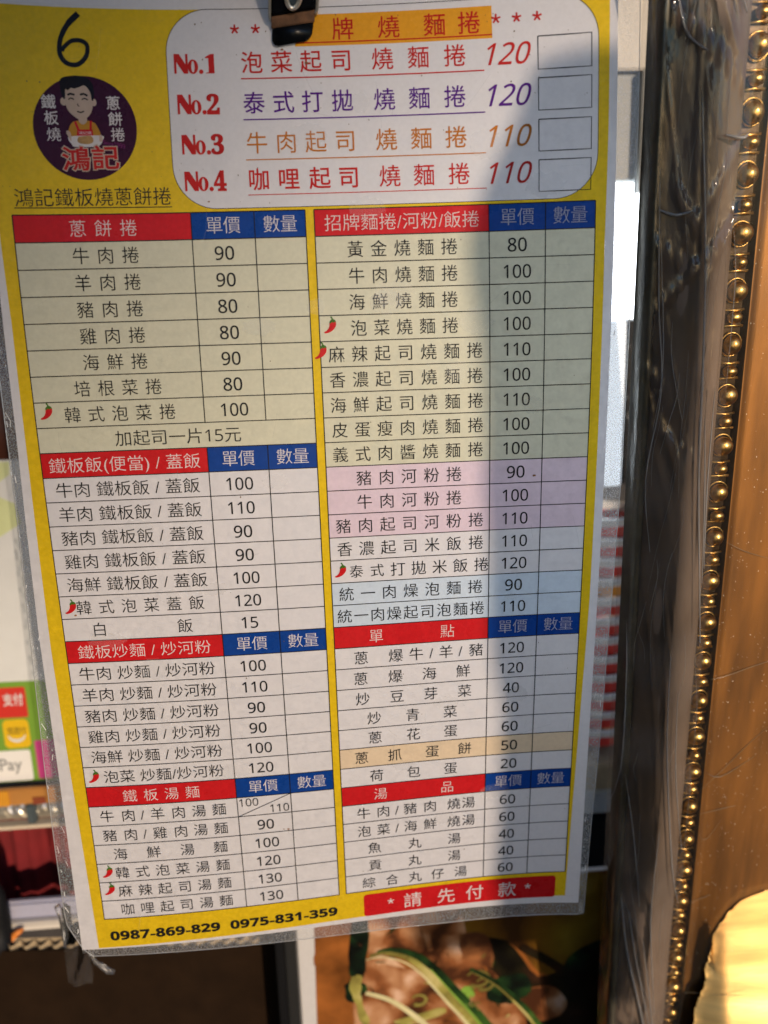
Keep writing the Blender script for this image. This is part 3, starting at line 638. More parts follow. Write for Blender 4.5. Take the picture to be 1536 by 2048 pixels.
ROWS = [
    ('L', 0, '蔥餅捲', [29.15, 37.4, 45.74], 'w'),
    ('L', 1, '牛肉捲', [29.44, 37.56, 45.75], 'd'),
    ('L', 2, '羊肉捲', [29.32, 37.49, 45.73], 'd'),
    ('L', 3, '豬肉捲', [29.32, 37.52, 45.78], 'd'),
    ('L', 4, '雞肉捲', [29.38, 37.53, 45.73], 'd'),
    ('L', 5, '海鮮捲', [29.5, 37.64, 45.82], 'd'),
    ('L', 6, '培根菜捲', [25.68, 33.71, 41.78, 49.89], 'd'),
    ('L', 7, '韓式泡菜捲', [21.46, 29.51, 37.61, 45.75, 53.93], 'd'),
    ('L', 8, '加起司一片15元', [35.08, 78.77], 'e'),
    ('L', 9, '鐵板飯(便當) / 蓋飯', [11.39, 63.82], 'ew'),
    ('L', 10, '牛肉 鐵板飯 / 蓋飯', [12.76, 62.97], 'e'),
    ('L', 11, '羊肉 鐵板飯 / 蓋飯', [12.7, 62.97], 'e'),
    ('L', 12, '豬肉 鐵板飯 / 蓋飯', [12.62, 62.88], 'e'),
    ('L', 13, '雞肉 鐵板飯 / 蓋飯', [12.65, 62.97], 'e'),
    ('L', 14, '海鮮 鐵板飯 / 蓋飯', [12.42, 62.89], 'e'),
    ('L', 15, '韓式泡菜蓋飯', [17.31, 25.48, 33.67, 41.86, 50.07, 58.3], 'd'),
    ('L', 16, '白飯', [22.04, 53.33], 'd'),
    ('L', 17, '鐵板炒麵 / 炒河粉', [13.06, 61.93], 'ew'),
    ('L', 18, '牛肉 炒麵 / 炒河粉', [12.42, 62.78], 'e'),
    ('L', 19, '羊肉 炒麵 / 炒河粉', [12.47, 62.67], 'e'),
    ('L', 20, '豬肉 炒麵 / 炒河粉', [12.43, 62.82], 'e'),
    ('L', 21, '雞肉 炒麵 / 炒河粉', [12.51, 62.73], 'e'),
    ('L', 22, '海鮮 炒麵 / 炒河粉', [12.61, 62.73], 'e'),
    ('L', 23, '泡菜 炒麵/炒河粉', [16.38, 62.64], 'e'),
    ('L', 24, '鐵板湯麵', [25.38, 33.47, 41.57, 49.67], 'w'),
    ('L', 25, '牛肉/羊肉湯麵', [15.49, 23.85, 29.3, 35.21, 43.48, 51.41, 59.35], 'd'),
    ('L', 26, '豬肉/雞肉湯麵', [15.69, 23.83, 29.4, 35.34, 43.58, 51.37, 59.37], 'd'),
    ('L', 27, '海鮮湯麵', [18.77, 31.92, 45.27, 58.49], 'd'),
    ('L', 28, '韓式泡菜湯麵', [18.54, 26.55, 34.56, 42.58, 50.62, 58.69], 'd'),
    ('L', 29, '麻辣起司湯麵', [18.78, 26.73, 34.67, 42.63, 50.61, 58.62], 'd'),
    ('L', 30, '咖哩起司湯麵', [18.77, 26.71, 34.64, 42.59, 50.56, 58.56], 'd'),
    ('R', 0, '招牌麵捲/河粉/飯捲', [111.55, 164.2], 'ew'),
    ('R', 1, '黃金燒麵捲', [121.64, 129.69, 137.76, 145.83, 153.9], 'd'),
    ('R', 2, '牛肉燒麵捲', [121.75, 129.76, 137.79, 145.83, 153.88], 'd'),
    ('R', 3, '海鮮燒麵捲', [121.54, 129.58, 137.64, 145.71, 153.79], 'd'),
    ('R', 4, '泡菜燒麵捲', [121.83, 129.79, 137.78, 145.78, 153.8], 'd'),
    ('R', 5, '麻辣起司燒麵捲', [113.7, 121.74, 129.8, 137.89, 146.0, 154.13, 162.27], 'd'),
    ('R', 6, '香濃起司燒麵捲', [113.7, 121.74, 129.8, 137.89, 146.0, 154.14, 162.29], 'd'),
    ('R', 7, '海鮮起司燒麵捲', [113.56, 121.63, 129.73, 137.86, 146.02, 154.21, 162.41], 'd'),
    ('R', 8, '皮蛋瘦肉燒麵捲', [113.74, 121.77, 129.83, 137.92, 146.05, 154.2, 162.38], 'd'),
    ('R', 9, '義式肉醬燒麵捲', [113.52, 121.58, 129.67, 137.8, 145.96, 154.15, 162.37], 'd'),
    ('R', 10, '豬肉河粉捲', [121.68, 129.82, 138.0, 146.22, 154.47], 'd'),
    ('R', 11, '牛肉河粉捲', [121.61, 129.75, 137.93, 146.15, 154.41], 'd'),
    ('R', 12, '豬肉起司河粉捲', [113.55, 121.61, 129.72, 137.87, 146.06, 154.29, 162.56], 'd'),
    ('R', 13, '香濃起司米飯捲', [113.61, 121.66, 129.76, 137.91, 146.09, 154.33, 162.6], 'd'),
    ('R', 14, '泰式打拋米飯捲', [117.56, 125.31, 133.11, 140.96, 148.84, 156.77, 164.74], 'd'),
    ('R', 15, '統一肉燥泡麵捲', [113.58, 121.6, 129.67, 137.79, 145.96, 154.18, 162.44], 'd'),
    ('R', 16, '統一肉燥起司泡麵捲', [112.55, 118.77, 125.03, 131.32, 137.64, 143.99, 150.37, 156.78, 163.21], 'd'),
    ('R', 17, '單點', [124.15, 151.68], 'w'),
    ('R', 18, '蔥爆牛/羊/豬', [118.12, 131.52, 139.46, 145.32, 151.13, 156.8, 162.99], 'd'),
    ('R', 19, '蔥爆海鮮', [117.67, 131.18, 144.51, 157.91], 'd'),
    ('R', 20, '炒豆芽菜', [118.19, 131.65, 145.02, 158.55], 'd'),
    ('R', 21, '炒青菜', [122.41, 137.7, 152.78], 'd'),
    ('R', 22, '蔥花蛋', [122.57, 137.92, 152.97], 'd'),
    ('R', 23, '蔥抓蛋餅', [116.83, 130.2, 145.46, 158.76], 'd'),
    ('R', 24, '荷包蛋', [122.66, 137.77, 153.02], 'd'),
    ('R', 25, '湯品', [123.96, 151.56], 'w'),
    ('R', 26, '牛肉/豬肉燒湯', [116.81, 124.94, 130.54, 136.17, 144.46, 154.41, 160.61], 'd'),
    ('R', 27, '泡菜/海鮮燒湯', [116.79, 124.81, 130.46, 136.14, 144.42, 154.46, 160.71], 'd'),
    ('R', 28, '魚丸湯', [120.85, 137.8, 154.69], 'd'),
    ('R', 29, '貢丸湯', [120.87, 137.7, 154.74], 'd'),
    ('R', 30, '綜合丸仔湯', [117.97, 127.91, 137.79, 147.58, 157.64], 'd'),
]
for side, k, tx, us, kind in ROWS:
    v = (row(k)[0] + row(k)[1]) / 2 + .25; white = kind in ('w', 'ew')
    lift, m, off = .19, (m_w if white else m_k), (-.006 if white else -.002)
    if kind in ('e', 'ew'): g = fitted(tx, us[0], us[1], v, 5.15, lift, off)
    else:
        g = ([], [])
        for ch, u in zip(tx, us):
            hh = 4.7 if (side == 'R' and k in (14,) and ch in '泰式') else 5.15
            g = join(g, cjk(ch, u, v, hh, lift, off))
    obj('heading_text' if white else 'dish_name', *g, m, menu)
PRICES = {'L': {1: '90', 2: '90', 3: '80', 4: '80', 5: '90', 6: '80', 7: '100', 10: '100', 11: '110', 12: '90', 13: '90', 14: '100', 15: '120', 16: '15', 18: '100', 19: '110', 20: '90', 21: '90', 22: '100', 23: '120', 26: '90', 27: '100', 28: '120', 29: '130', 30: '130'},
          'R': {1: '80', 2: '100', 3: '100', 4: '100', 5: '110', 6: '100', 7: '110', 8: '100', 9: '100', 10: '90', 11: '100', 12: '110', 13: '110', 14: '120', 15: '90', 16: '110', 18: '120', 19: '120', 20: '40', 21: '60', 22: '60', 23: '50', 24: '20', 26: '60', 27: '60', 28: '40', 29: '40', 30: '60'}}
for side, uc in (('L', 77.15), ('R', 177.2)):
    for k, s in PRICES[side].items():
        v = (row(k)[0] + row(k)[1]) / 2 + .25; w = 3.45 * len(s) - .35
        if s[0] == '1': w -= .5
        obj('price', *fitted(s, uc - w / 2, uc + w / 2, v, 4.5, .19, .008, digits=True), m_k, menu)
a, b = row(25)
obj('price', *join(fitted('100', 67.4, 74.9, a + 2.5, 3.6, .19, 0, digits=True), fitted('110', 79.4, 86.9, b - 2.6, 3.6, .19, 0, digits=True), stroke([(66.6, b), (87.85, a)], .28, .18)), m_k, menu)

# small printed chillies
CH = smoothed([(-2.25, 1.75), (-1.1, 1.1), (-.35, -.1), (-.15, -1.4), (.3, -2.0), (1.0, -2.15), (1.75, -2.05)], 4)
CH2 = smoothed([(1.75, -2.05), (2.15, -1.6), (2.05, -.2), (.9, 1.25), (-.7, 2.05), (-1.9, 2.2), (-2.25, 1.75)], 4)
for u, v in ((12.7, 122.6), (111.9, 96.4), (108.2, 105.0), (12.5, 193.8), (111.7, 184.8), (12.5, 264.1), (12.7, 307.7), (12.6, 316.0)):
    c = obj('chili_icon', *poly([(u + x * .95, v + y * .95) for x, y in CH + CH2[1:-1]], .22), m_red, menu)
    obj('calyx', *join(poly([(u + x, v + y) for x, y in ((-.25, -1.3), (-.05, -2.0), (.5, -2.5), (1.2, -2.65), (1.9, -2.2), (2.15, -1.45), (1.7, -1.75), (1.2, -1.35), (.7, -1.7), (.2, -1.2))], .24), stroke([(u + .9, v - 2.4), (u + .7, v - 3.0), (u + .3, v - 3.5)], .5, .235, 1)), printed('chili green', (.06, .16, .02)) if 'chili green' not in bpy.data.materials else bpy.data.materials['chili green'], c)

# title panel
PAN = rrect(61.7, 204.0, -7.9, 56.3, 14.0, 12)
obj('title_panel', *poly(PAN, 0, 7.0), m_paper, menu, True)
obj('panel_outline', *stroke(PAN + [PAN[0]], .2, .11), m_k, menu)
obj('title_band', *patch(104.5, 169.9, -5.6, 4.6, .05), m_orange, menu, True)
for k, (v0, v1) in enumerate(((4.9, 15.2), (17.9, 28.0), (30.9, 40.9), (43.7, 53.8))):
    obj('order_box', *stroke([(184.62, v0), (201.8, v0), (201.8, v1), (184.62, v1), (184.62, v0)], .34, .15), m_k, menu)
g = ([], [])
for ch, u in zip('招牌燒麵捲', (105.4, 120.6, 135.84, 151.08, 162.4)): g = join(g, cjk(ch, u, -.5, 6.7, .16, .004))
g = join(g, stroke([(104.5, 3.5), (169.9, 3.5)], .38, .155))
def star(u, v, r, lift):
    V, F = [], []
    for k in range(5):
        a = math.radians(-90 + 72 * k); V, F = join((V, F), stroke([(u, v), (u + r * math.cos(a), v + r * math.sin(a))], r * .38, lift + k * .002, 9))
    return V, F
for u in (84.56, 91.52, 98.5, 171.2, 177.9, 184.5): g = join(g, star(u, -1.35, 1.55, .15))
obj('title_text', *g, m_title, menu)
TOP = [('泡菜起司', '120', m_title, 9.6, (89.78, 99.65, 109.43, 119.6, 133.37, 145.35, 157.43), 14.6, .006),
       ('泰式打拋', '120', m_vio, 22.6, (89.82, 99.67, 109.38, 119.43, 133.5, 145.21, 157.04), 27.8, .006),
       ('牛肉起司', '110', m_och, 35.5, (90.14, 100.02, 109.93, 119.86, 133.66, 145.43, 157.08), 40.75, .001),
       ('咖哩起司', '110', m_title, 47.3, (90.15, 100.24, 110.7, 120.5, 134.37, 145.98, 157.82), 52.1, .010)]
def fat(d, u, v, h, lift):
    """the heavy display lettering No.1 ... No.4"""
    q = h; X = lambda pts: [(u + a * q, v + (.5 - b) * q) for a, b in pts]
    V, F = poly(X([(0, 0), (0, 1), (.27, 1), (.60, .47), (.60, 1), (.72, 1), (.72, 0), (.50, 0), (.12, .60), (.12, 0)]), lift)
    o = ell(.98, .35, .27, .37); i = ell(.98, .35, .085, .29)
    n = len(o); ring_v = [S(u + a * q, v + (.5 - b) * q, lift) for a, b in o + i]
    V, F = join((V, F), (ring_v, [[k, (k + 1) % n, n + (k + 1) % n, n + k] for k in range(n)]))
    V, F = join((V, F), poly(X(ell(1.40, .09, .115, .115, 16)), lift))
    if d == '1': V, F = join((V, F), poly(X([(1.66, 0), (1.66, .04), (1.80, .06), (1.80, .78), (1.64, .78), (1.64, .84), (1.90, .98), (2.10, 1.0), (2.10, 0)]), lift))
    else:
        gv, gf, gb = glyph(SERIF[d], 0.0); sx_ = .62 * q / (gb[1] - gb[0]); sy_ = q / (gb[3] - gb[2])
        P2 = [(u + 1.56 * q + (a - gb[0]) * sx_, v + .5 * q - (c - gb[2]) * sy_) for a, c in gv]
        V, F = join((V, F), ([S(a, b, lift) for a, b in P2], gf), ribbons(P2, gf, .38, S, lift + .004))
    return V, F
for k, (nm, pr, m, v, us, vu, off) in enumerate(TOP):
    g = ([], [])
    for i, (ch, u) in enumerate(zip(nm + '燒麵捲', us)): g = join(g, cjk(ch, u, v, 6.6, .16, off if i < 4 else .003))
    obj('special_name', *join(g, stroke([(85.9 + k * .15, vu), (167.0, vu)], (.40, .40, .34, .26)[k], .155)), m, menu)
    obj('special_price', *fitted(pr, 168.2, 182.3, v + .1, 6.9, .16, .006, .30, digits=True), m, menu)
    obj('special_number', *fat(str(k + 1), 64.05 + (0, .4, 1.1, 1.3)[k], v, 6.3, .16), m_title, menu)

# left column head: marker number, round emblem, shop name
obj('handwritten_number', *stroke(smoothed([(34.3, -5.9), (31.2, -2.9), (29.1, .4), (28.0, 3.7), (28.0, 7.3), (30.0, 9.8), (33.3, 10.0), (36.0, 7.4), (36.5, 4.1), (34.75, 2.6), (31.8, 2.7), (29.4, 4.6), (28.6, 6.0)], 6), (1.9, 1.6, 1.5, 1.5, 1.5, 1.5, 1.45, 1.4, 1.4, 1.4, 1.3, 1.2), .12, .8), m_marker, menu)
EC = (34.3, 30.0); K = 32.9 / 208.0
def E(x, y): return (EC[0] + (x - 745) / 6.144 * K, EC[1] + (y - 778) / 6.144 * K)
em = obj('emblem', *poly(ell(EC[0], EC[1], 16.45, 16.4, 56), .10, 5.0), m_plum, menu, True)
def ep(nm, pts, m, lift, cl=True): return obj(nm, *poly(smoothed([E(*q) for q in pts] + ([E(*pts[0])] if cl else []), 4)[:-1], lift, 5.0), m, em)
ep('face', [(520, 290), (600, 260), (740, 240), (820, 290), (850, 420), (850, 520), (820, 600), (760, 660), (690, 680), (620, 640), (550, 570), (520, 480), (510, 380)], m_skin, .14)
obj('ears', *join(poly(ell(*E(500, 455), 1.05, 1.3, 14), .13), poly(ell(*E(866, 465), .9, 1.2, 14), .13)), m_skin, em)
ep('hair', [(470, 300), (475, 190), (560, 150), (680, 140), (790, 160), (860, 230), (880, 330), (868, 430), (845, 440), (830, 340), (770, 260), (700, 280), (640, 298), (600, 290), (560, 320), (530, 310), (520, 420), (495, 415), (478, 360)], m_hair, .16)
g = ([], [])
for pts, w in (([(552, 378), (590, 362), (638, 375)], .62), ([(705, 372), (750, 362), (795, 385)], .62), ([(560, 432), (592, 415), (628, 432)], .38), ([(722, 430), (760, 418), (798, 436)], .38), ([(672, 480), (668, 500), (688, 514)], .28), ([(655, 575), (700, 588), (742, 572)], .4)):
    g = join(g, stroke(smoothed([E(*q) for q in pts], 4), w, .19, .5))
obj('face_lines', *g, m_hair, em)
ep('neck', [(668, 640), (760, 640), (765, 700), (715, 735), (668, 700)], m_skin, .135)
ep('shirt', [(600, 700), (670, 690), (715, 730), (770, 690), (850, 710), (890, 760), (925, 860), (880, 880), (600, 880), (540, 850), (525, 830), (560, 740)], m_shirt, .125)
obj('apron', *join(poly([E(*q) for q in ((640, 795), (830, 795), (835, 880), (628, 880))], .15), stroke([E(620, 700), E(655, 800)], .75, .145), stroke([E(815, 690), E(805, 800)], .75, .145)), m_red, em)
obj('apron_text', *fitted('鴻記燒', *[E(x, 835)[0] for x in (655, 812)], E(0, 838)[1], 1.0, .17, .01), m_w, em)
ep('tray_paper', [(525, 880), (930, 870), (945, 930), (910, 985), (850, 1008), (600, 1008), (560, 975), (525, 925)], m_w, .16)
ep('pancake', [(650, 885), (800, 875), (830, 940), (770, 975), (660, 965), (632, 930)], m_food, .18)
obj('hands', *join(poly(smoothed([E(*q) for q in ((505, 815), (535, 810), (560, 850), (560, 930), (545, 930), (520, 870), (505, 850))], 2), .185), poly(smoothed([E(*q) for q in ((905, 870), (935, 860), (948, 910), (930, 950), (905, 940))], 2), .185)), m_skin, em)
g = ([], [])
for ch, x, y in (('鐵', 315, 465), ('板', 335, 660), ('燒', 350, 860), ('蔥', 1105, 475), ('餅', 1120, 672), ('捲', 1140, 862)): g = join(g, cjk(ch, *E(x, y), 4.1, .17, .012))
obj('emblem_text', *g, m_w, em)
# the since line, slanting
V, F, bb = glyph('Since1999', .0); sx = (E(1220, 0)[0] - E(950, 0)[0]) / (bb[1] - bb[0])
obj('since_text', [S(E(950, 0)[0] + (a - bb[0]) * sx, E(0, 975)[1] + (a - bb[0]) * sx * .22 - c * sx * 1.25, .17) for a, c in V], F, m_pinkink, em)
ID = lambda u, v, l: (u, v)
for wd_, lift, m, nm in ((.95, .19, m_skin, 'name_outline'), (.30, .21, m_title, 'emblem_name')):
    g = ([], [])
    for ch, x, y in (('鴻', 600, 1160), ('記', 965, 1150)):
        gv, gf = cjk(ch, *E(x, y), 7.0, 0, 0, 1.14, ID)
        g = join(g, ribbons(gv, gf, wd_, S, lift), ([S(a, b, lift + .004) for a, b in gv], gf))
    obj(nm, *g, m, em)
obj('shop_name', *join(fitted('鴻記鐵板燒蔥餅捲', 10.1, 60.5, 52.0, 5.5, .12, -.002), stroke([(9.8, 55.1), (60.6, 55.4)], .30, .12)), m_k, menu)
# foot of the sheet
V, F, bb = glyph(''.join(BOLD.get(c, c) for c in '0987-869-829  0975-831-359')); sx = (103.9 - 10.4) / (bb[1] - bb[0])
P2 = [(10.4 + (a - bb[0]) * sx, 338.2 - (c - DGY) * 4.2 / DGH) for a, c in V]
obj('phone_numbers', *join(([S(a, c, .12) for a, c in P2], F), ribbons(P2, F, .28, S, .125)), m_k, menu)
obj('notice_box', *poly(rrect(115.4, 199.6, 331.8, 343.3, 1.5), .10, 7.0), m_red, menu, True)
g = ([], [])
for ch, u in zip('請先付款', (136.57, 151.3, 163.9, 178.3)): g = join(g, cjk(ch, u, 338.0, 7.3, .14, .004))
for u in (127.0, 187.4): g = join(g, star(u, 336.9, 1.4, .135))
obj('notice_text', *g, m_w, menu)

# wear: specks of grease and dirt on the laminate
V, F = [], []
for k in range(150):
    if k < 70: u, v = random.uniform(62, 203), random.uniform(-6, 56)
    elif k < 90: u, v = random.uniform(5, 60), random.uniform(-6, 50)
    else: u, v = random.uniform(4, 206), random.uniform(56, 343)
    r = random.choice((.10, .12, .16, .2, .28)) * random.uniform(.6, 1.0); ph = random.uniform(0, 3)
    V, F = join((V, F), ([S(u + r * random.uniform(.6, 1.3) * math.cos(a + ph), v + r * random.uniform(.7, 1.8) * math.sin(a + ph), .26) for a in [x * math.pi / 3 for x in range(6)]], [list(range(6))]))
m_dirt = printed('grease speck', (.16, .11, .06), .3)
tag(obj('dirt_specks', V, F, m_dirt, menu), kind='stuff')
g = ([], [])
for u, v, r in ((184, 151.5, .6), (86, 293.8, .5), (84.2, 293.6, .3), (14, 196.6, .5), (108, 10, .7), (100, 5.5, .5), (73, 54, .4)): g = join(g, poly(blob(ell(u, v, r, r * .6, 8), r * .25, int(u)), .255))
obj('brown_smear', *g, printed('brown smear', (.27, .13, .06), .4), menu)

# scuffs and smudges on the face of the laminate
m_scuff = clear_film('scuffed laminate', haze=.10, rough=.35, bump=.1, ior=1.25, hz=(.9, .9, .9))
rs = random.Random(21); V, F = [], []
for k in range(90):
    u, v = rs.uniform(8, 203), rs.uniform(-5, 340); L = rs.uniform(2, 16) * rs.choice((.5, 1, 1)); a_ = rs.choice((rs.uniform(-.3, .3), rs.uniform(1.2, 1.9), rs.uniform(0, 3.1)))
    V, F = join((V, F), stroke(smoothed([(u, v), (u + L * .5 * math.cos(a_) + rs.uniform(-.6, .6), v + L * .5 * math.sin(a_)), (u + L * math.cos(a_), v + L * math.sin(a_))], 3), rs.choice((.08, .12, .2)), .29, 2))
for k in range(26):
    u, v = rs.uniform(20, 190), rs.uniform(5, 325); r_ = rs.uniform(2.5, 7)
    V, F = join((V, F), poly(blob(ell(u, v, r_, r_ * rs.uniform(.4, .9), 9), r_ * .12, k), .28 + k * .0004, 5.0))
tag(obj('scuffs', V, F, m_scuff, menu), kind='stuff')

# clear margin of the laminate
m_lam = clear_film('laminate margin', haze=.27, rough=.3, bump=.2, bscale=1200, speck=.10, spscale=2600.0, hz=(.86, .88, .9))
m_edge = clear_film('laminate cut edge', haze=.5, rough=.2, hz=(.9, .9, .9))
def strip(fa, fb, v0, v1, n=70, m_=4):
    V = []
    for j in range(n + 1):
        v = v0 + (v1 - v0) * j / n
        for i in range(m_ + 1): V.append(S(fa(v) + (fb(v) - fa(v)) * i / m_, v, -.12 + random.uniform(-.05, .05)))
    return V, [[j * (m_ + 1) + i, (j + 1) * (m_ + 1) + i, (j + 1) * (m_ + 1) + i + 1, j * (m_ + 1) + i + 1] for j in range(n) for i in range(m_)]
ml = strip(lambda v: interp(FL, v), lambda v: interp(PL, v), -22, 346)
mr = strip(lambda v: interp(PR, v), lambda v: interp(FR, v), -22, 352)
n = 40; V = []
for i in range(n + 1):
    u = .1 + 212.5 * i / n; a = 344.2 + 2.6 * i / n; b = 347.6 + 5.6 * min(1, i / n * 1.4)
    for k in range(4): V.append(S(u, a + (b - a) * k / 3, -.12 + random.uniform(-.05, .05)))
mb = (V, [[i * 4 + k, i * 4 + k + 1, (i + 1) * 4 + k + 1, (i + 1) * 4 + k] for i in range(n) for k in range(3)])
obj('laminate_margin', *ml, m_lam, menu); obj('laminate_margin', *mr, m_lam, menu); obj('laminate_margin', *mb, m_lam, menu)
obj('cut_edge', *tube([S(interp(FL, v), v, -.1) for v in range(-22, 347, 6)] + [S(u, 347.6 + 5.6 * min(1, u / 152), -.1) for u in range(2, 213, 8)] + [S(interp(FR, v), v, -.1) for v in range(352, -23, -8)], .00017, 5), m_edge, menu)
V, F = [], []
for k in range(46):
    side = random.random() < .6; v = random.uniform(60, 345)
    a, b = (interp(FL, v), interp(PL, v)) if side else (interp(PR, v), interp(FR, v))
    u = random.uniform(a + .3, b - .3); L = random.uniform(.5, 3.2); sl_ = random.uniform(-.5, .5) if side else random.uniform(-.2, .4)
    V, F = join((V, F), stroke([(u, v), (u + L * sl_ * .5, v - L * .5), (u + L * sl_, v - L)], random.uniform(.12, .32), .05, 1))
tag(obj('scratches', V, F, mat('white scratch', (.8, .8, .8), .3, mottle=.02), menu), kind='stuff')

# ------------------------------------------------------------------ black clip holding the sheet
m_cblk = mat('black enamel', (.004, .005, .007), .3, spec=.22, mottle=.3)
m_chr = mat('worn chrome', (.70, .69, .64), .3, metal=.7, mottle=.1, bump=.1)
m_rust = mat('rusty edge', (.11, .05, .022), .6, metal=.3, mottle=.5, scale=300, bump=.3)
clip = thing('binder_clip', S(103, -20), 'black enamel clip with chrome flanges and a rusty edge gripping the top of the menu', 'clip')
ca = math.radians(-7.0); CO = (103.9, -.5)
def Cl(x, y, z): # x right, y up along the clip, z in front of the sheet (mm)
    u = CO[0] + x * math.cos(ca) - y * math.sin(ca) * -1 * -1; v = CO[1] - (y * math.cos(ca)) + x * math.sin(ca)
    return W(u, v, zpage(u, v) - z)
def clipsolid(outline, zf, zb, r=.4):
    """outline (x, y) extruded; zf, zb give front and back height as functions of y"""
    bm = bmesh.new(); n = len(outline)
    a = [bm.verts.new(Cl(x, y, zf(y))) for x, y in outline]; b = [bm.verts.new(Cl(x, y, zb(y))) for x, y in outline]
    bm.faces.new(a); bm.faces.new(b[::-1])
    for i in range(n): bm.faces.new([a[i], b[i], b[(i + 1) % n], a[(i + 1) % n]])
    bmesh.ops.recalc_face_normals(bm, faces=bm.faces[:])
    if r: bmesh.ops.bevel(bm, geom=bm.edges[:], offset=r * .001, segments=2, affect='EDGES', clamp_overlap=True)
    return take(bm)
tong = [(-6.9, -1.2), (-6.6, -3.2), (-5.0, -4.7), (5.2, -4.4), (6.6, -3.0), (6.9, -1.2), (7.0, 3.4), (-7.0, 3.4)]
obj('jaw', *clipsolid(tong, lambda y: 1.3 + max(0, -y - 3) * .3, lambda y: .5), m_cblk, clip, True)
obj('rusty_edge', *clipsolid([(-7.3, 1.2), (7.2, 1.2), (7.2, 4.6), (-7.3, 4.6)], lambda y: 2.0 + (y - 1.2) * .5, lambda y: .6, .25), m_rust, clip)
obj('clip_body', *clipsolid([(-7.4, 4.3), (7.3, 4.3), (7.6, 42), (-7.7, 42)], lambda y: 4.4 + (y - 4.3) * .95, lambda y: .7, .6), m_cblk, clip)
for sx in (-1, 1):
    obj('flange', *clipsolid([(sx * 7.45, 3.0), (sx * 8.35, 4.0), (sx * 8.9, 42), (sx * 7.85, 42)][::sx], lambda y: 4.2 + (y - 4.3) * .98, lambda y: .9, .3), m_chr, clip)
rp = []
for k in range(24):
    a = k * 2 * math.pi / 24; x, y = 2.4 * math.cos(a), 8.2 + 3.3 * math.sin(a); rp.append(Cl(x, y, 5.2 + (y - 4.3) * .95))
obj('handle_loop', *tube(rp, .00075, 10, True), m_chr, clip, True)
obj('loop_seat', *clipsolid([(1.7 * math.cos(k * .5236), 8.2 + 2.7 * math.sin(k * .5236)) for k in range(12)], lambda y: 4.8 + (y - 4.3) * .95, lambda y: 4.2 + (y - 4.3) * .95, .1), mat('slate enamel', (.05, .07, .09), .25, coat=.5), clip)

# ------------------------------------------------------------------ gilt post with beading, wrapped in film
PA = Vector((.045, 1.0, .14)).normalized(); PR_ = Vector((1.0, -.045, 0)).normalized(); PN = PR_.cross(PA).normalized(); PO = Vector((254.9, 89.4, -5.2))
def P(p, s, q):
    a = PO + (PR_ * p + PA * s + PN * q) * 1.05
    return W(a.x, a.y, a.z)
def extrude(profile, s0, s1, ns, fun=None):
    V = []; n = len(profile)
    for j in range(ns + 1):
        s = s0 + (s1 - s0) * j / ns
        V += [P(p, s, q + (fun(p, s) if fun else 0)) for p, q in profile]
    return V, [[j * n + i, (j + 1) * n + i, (j + 1) * n + i + 1, j * n + i + 1] for j in range(ns) for i in range(n - 1)]
S0, S1 = -150.0, 470.0
m_band = mat('dark bronze lacquer', (.165, .118, .088), .62, metal=0.0, coat=0.0, mottle=.45, scale=26, stretch=(1, 1, .5))
m_side = mat('grey bronze side', (.10, .095, .07), .45, metal=.3, mottle=.35, scale=80, bump=.2)
m_gold = mat('gold leaf beading', (.52, .32, .10), .30, metal=1.0, mottle=.55, scale=420, bump=.25, bscale=700)
m_bed = mat('dark gilt bed', (.045, .025, .008), .35, metal=.6, mottle=.4, scale=200, bump=.2)
m_amb = mat('amber gilt', (.20, .082, .012), .46, metal=.6, coat=.5, coat_rough=.12, mottle=.32, scale=22, stretch=(7, 7, .35), bump=.10, bscale=160)
post = thing('gilt_post', P(0, S1, 10), 'gilt and bronze post with a line of gold beads, right of the menu', 'gilt post')
bandp = [(-31.6, 10.5), (-31.6, 3.0), (-31.2, 1.4), (-30.6, .6), (-29.4, .2), (-28.6, .9), (-28.2, 1.2)]
obj('side_moulding', *extrude(bandp, S0, S1, 40), m_side, post, True)
cove = [(-28.2, 1.2)] + [(-28 + 24 * k / 14, .6 - 4.2 * math.sin(math.pi * (k / 14) ** .9)) for k in range(15)] + [(-3.9, 3.0)]
obj('bronze_band', *extrude(cove, S0, S1, 60), m_band, post, True)
obj('bead_bed', *extrude([(-3.9, 3.0), (-3.2, 3.4), (3.2, 3.4), (3.9, 2.2), (4.6, 1.0)], S0, S1, 40), m_bed, post)
def pwave(p, s):
    t_ = max(0.0, s - 150)
    return -.00015 * t_ * t_ * min(1, max(0, p - 5) / 14)
pan = [(4.6, 1.0), (5.2, .9), (6.0, 1.6)] + [(6 + 60 * k / 24, 1.6 - 1.2 * math.sin(math.pi * k / 24)) for k in range(1, 25)] + [(67, 26)]
ap = obj('amber_panel', *extrude(pan, S0, S1, 90, pwave), m_amb, post, True)
uvl = ap.data.uv_layers.new(name='brush')
for lp in ap.data.loops: uvl.data[lp.index].uv = ((lp.vertex_index % len(pan)) / len(pan), (lp.vertex_index // len(pan)) / 90)
pb = m_amb.node_tree.nodes['Principled BSDF']; tg = m_amb.node_tree.nodes.new('ShaderNodeTangent'); tg.direction_type = 'UV_MAP'; tg.uv_map = 'brush'
m_amb.node_tree.links.new(tg.outputs[0], pb.inputs['Tangent']); pb.inputs['Anisotropic'].default_value = .58; pb.inputs['Anisotropic Rotation'].default_value = .25
bmx = bmesh.new(); bmesh.ops.create_uvsphere(bmx, u_segments=20, v_segments=12, radius=1.0)
BV, BF = take(bmx)
def beadmesh(r, sy):
    o = obj('bead', [P(0, 0, 0) + Vector((q.x * r, q.y * r * .8, q.z * r * sy)) * .001 for q in BV], BF, m_gold, post, True, loc=P(0, 0, 0))
    return o
big = beadmesh(3.5, 1.0); small = beadmesh(2.6, .85)
k = 0; s = S0 + 6
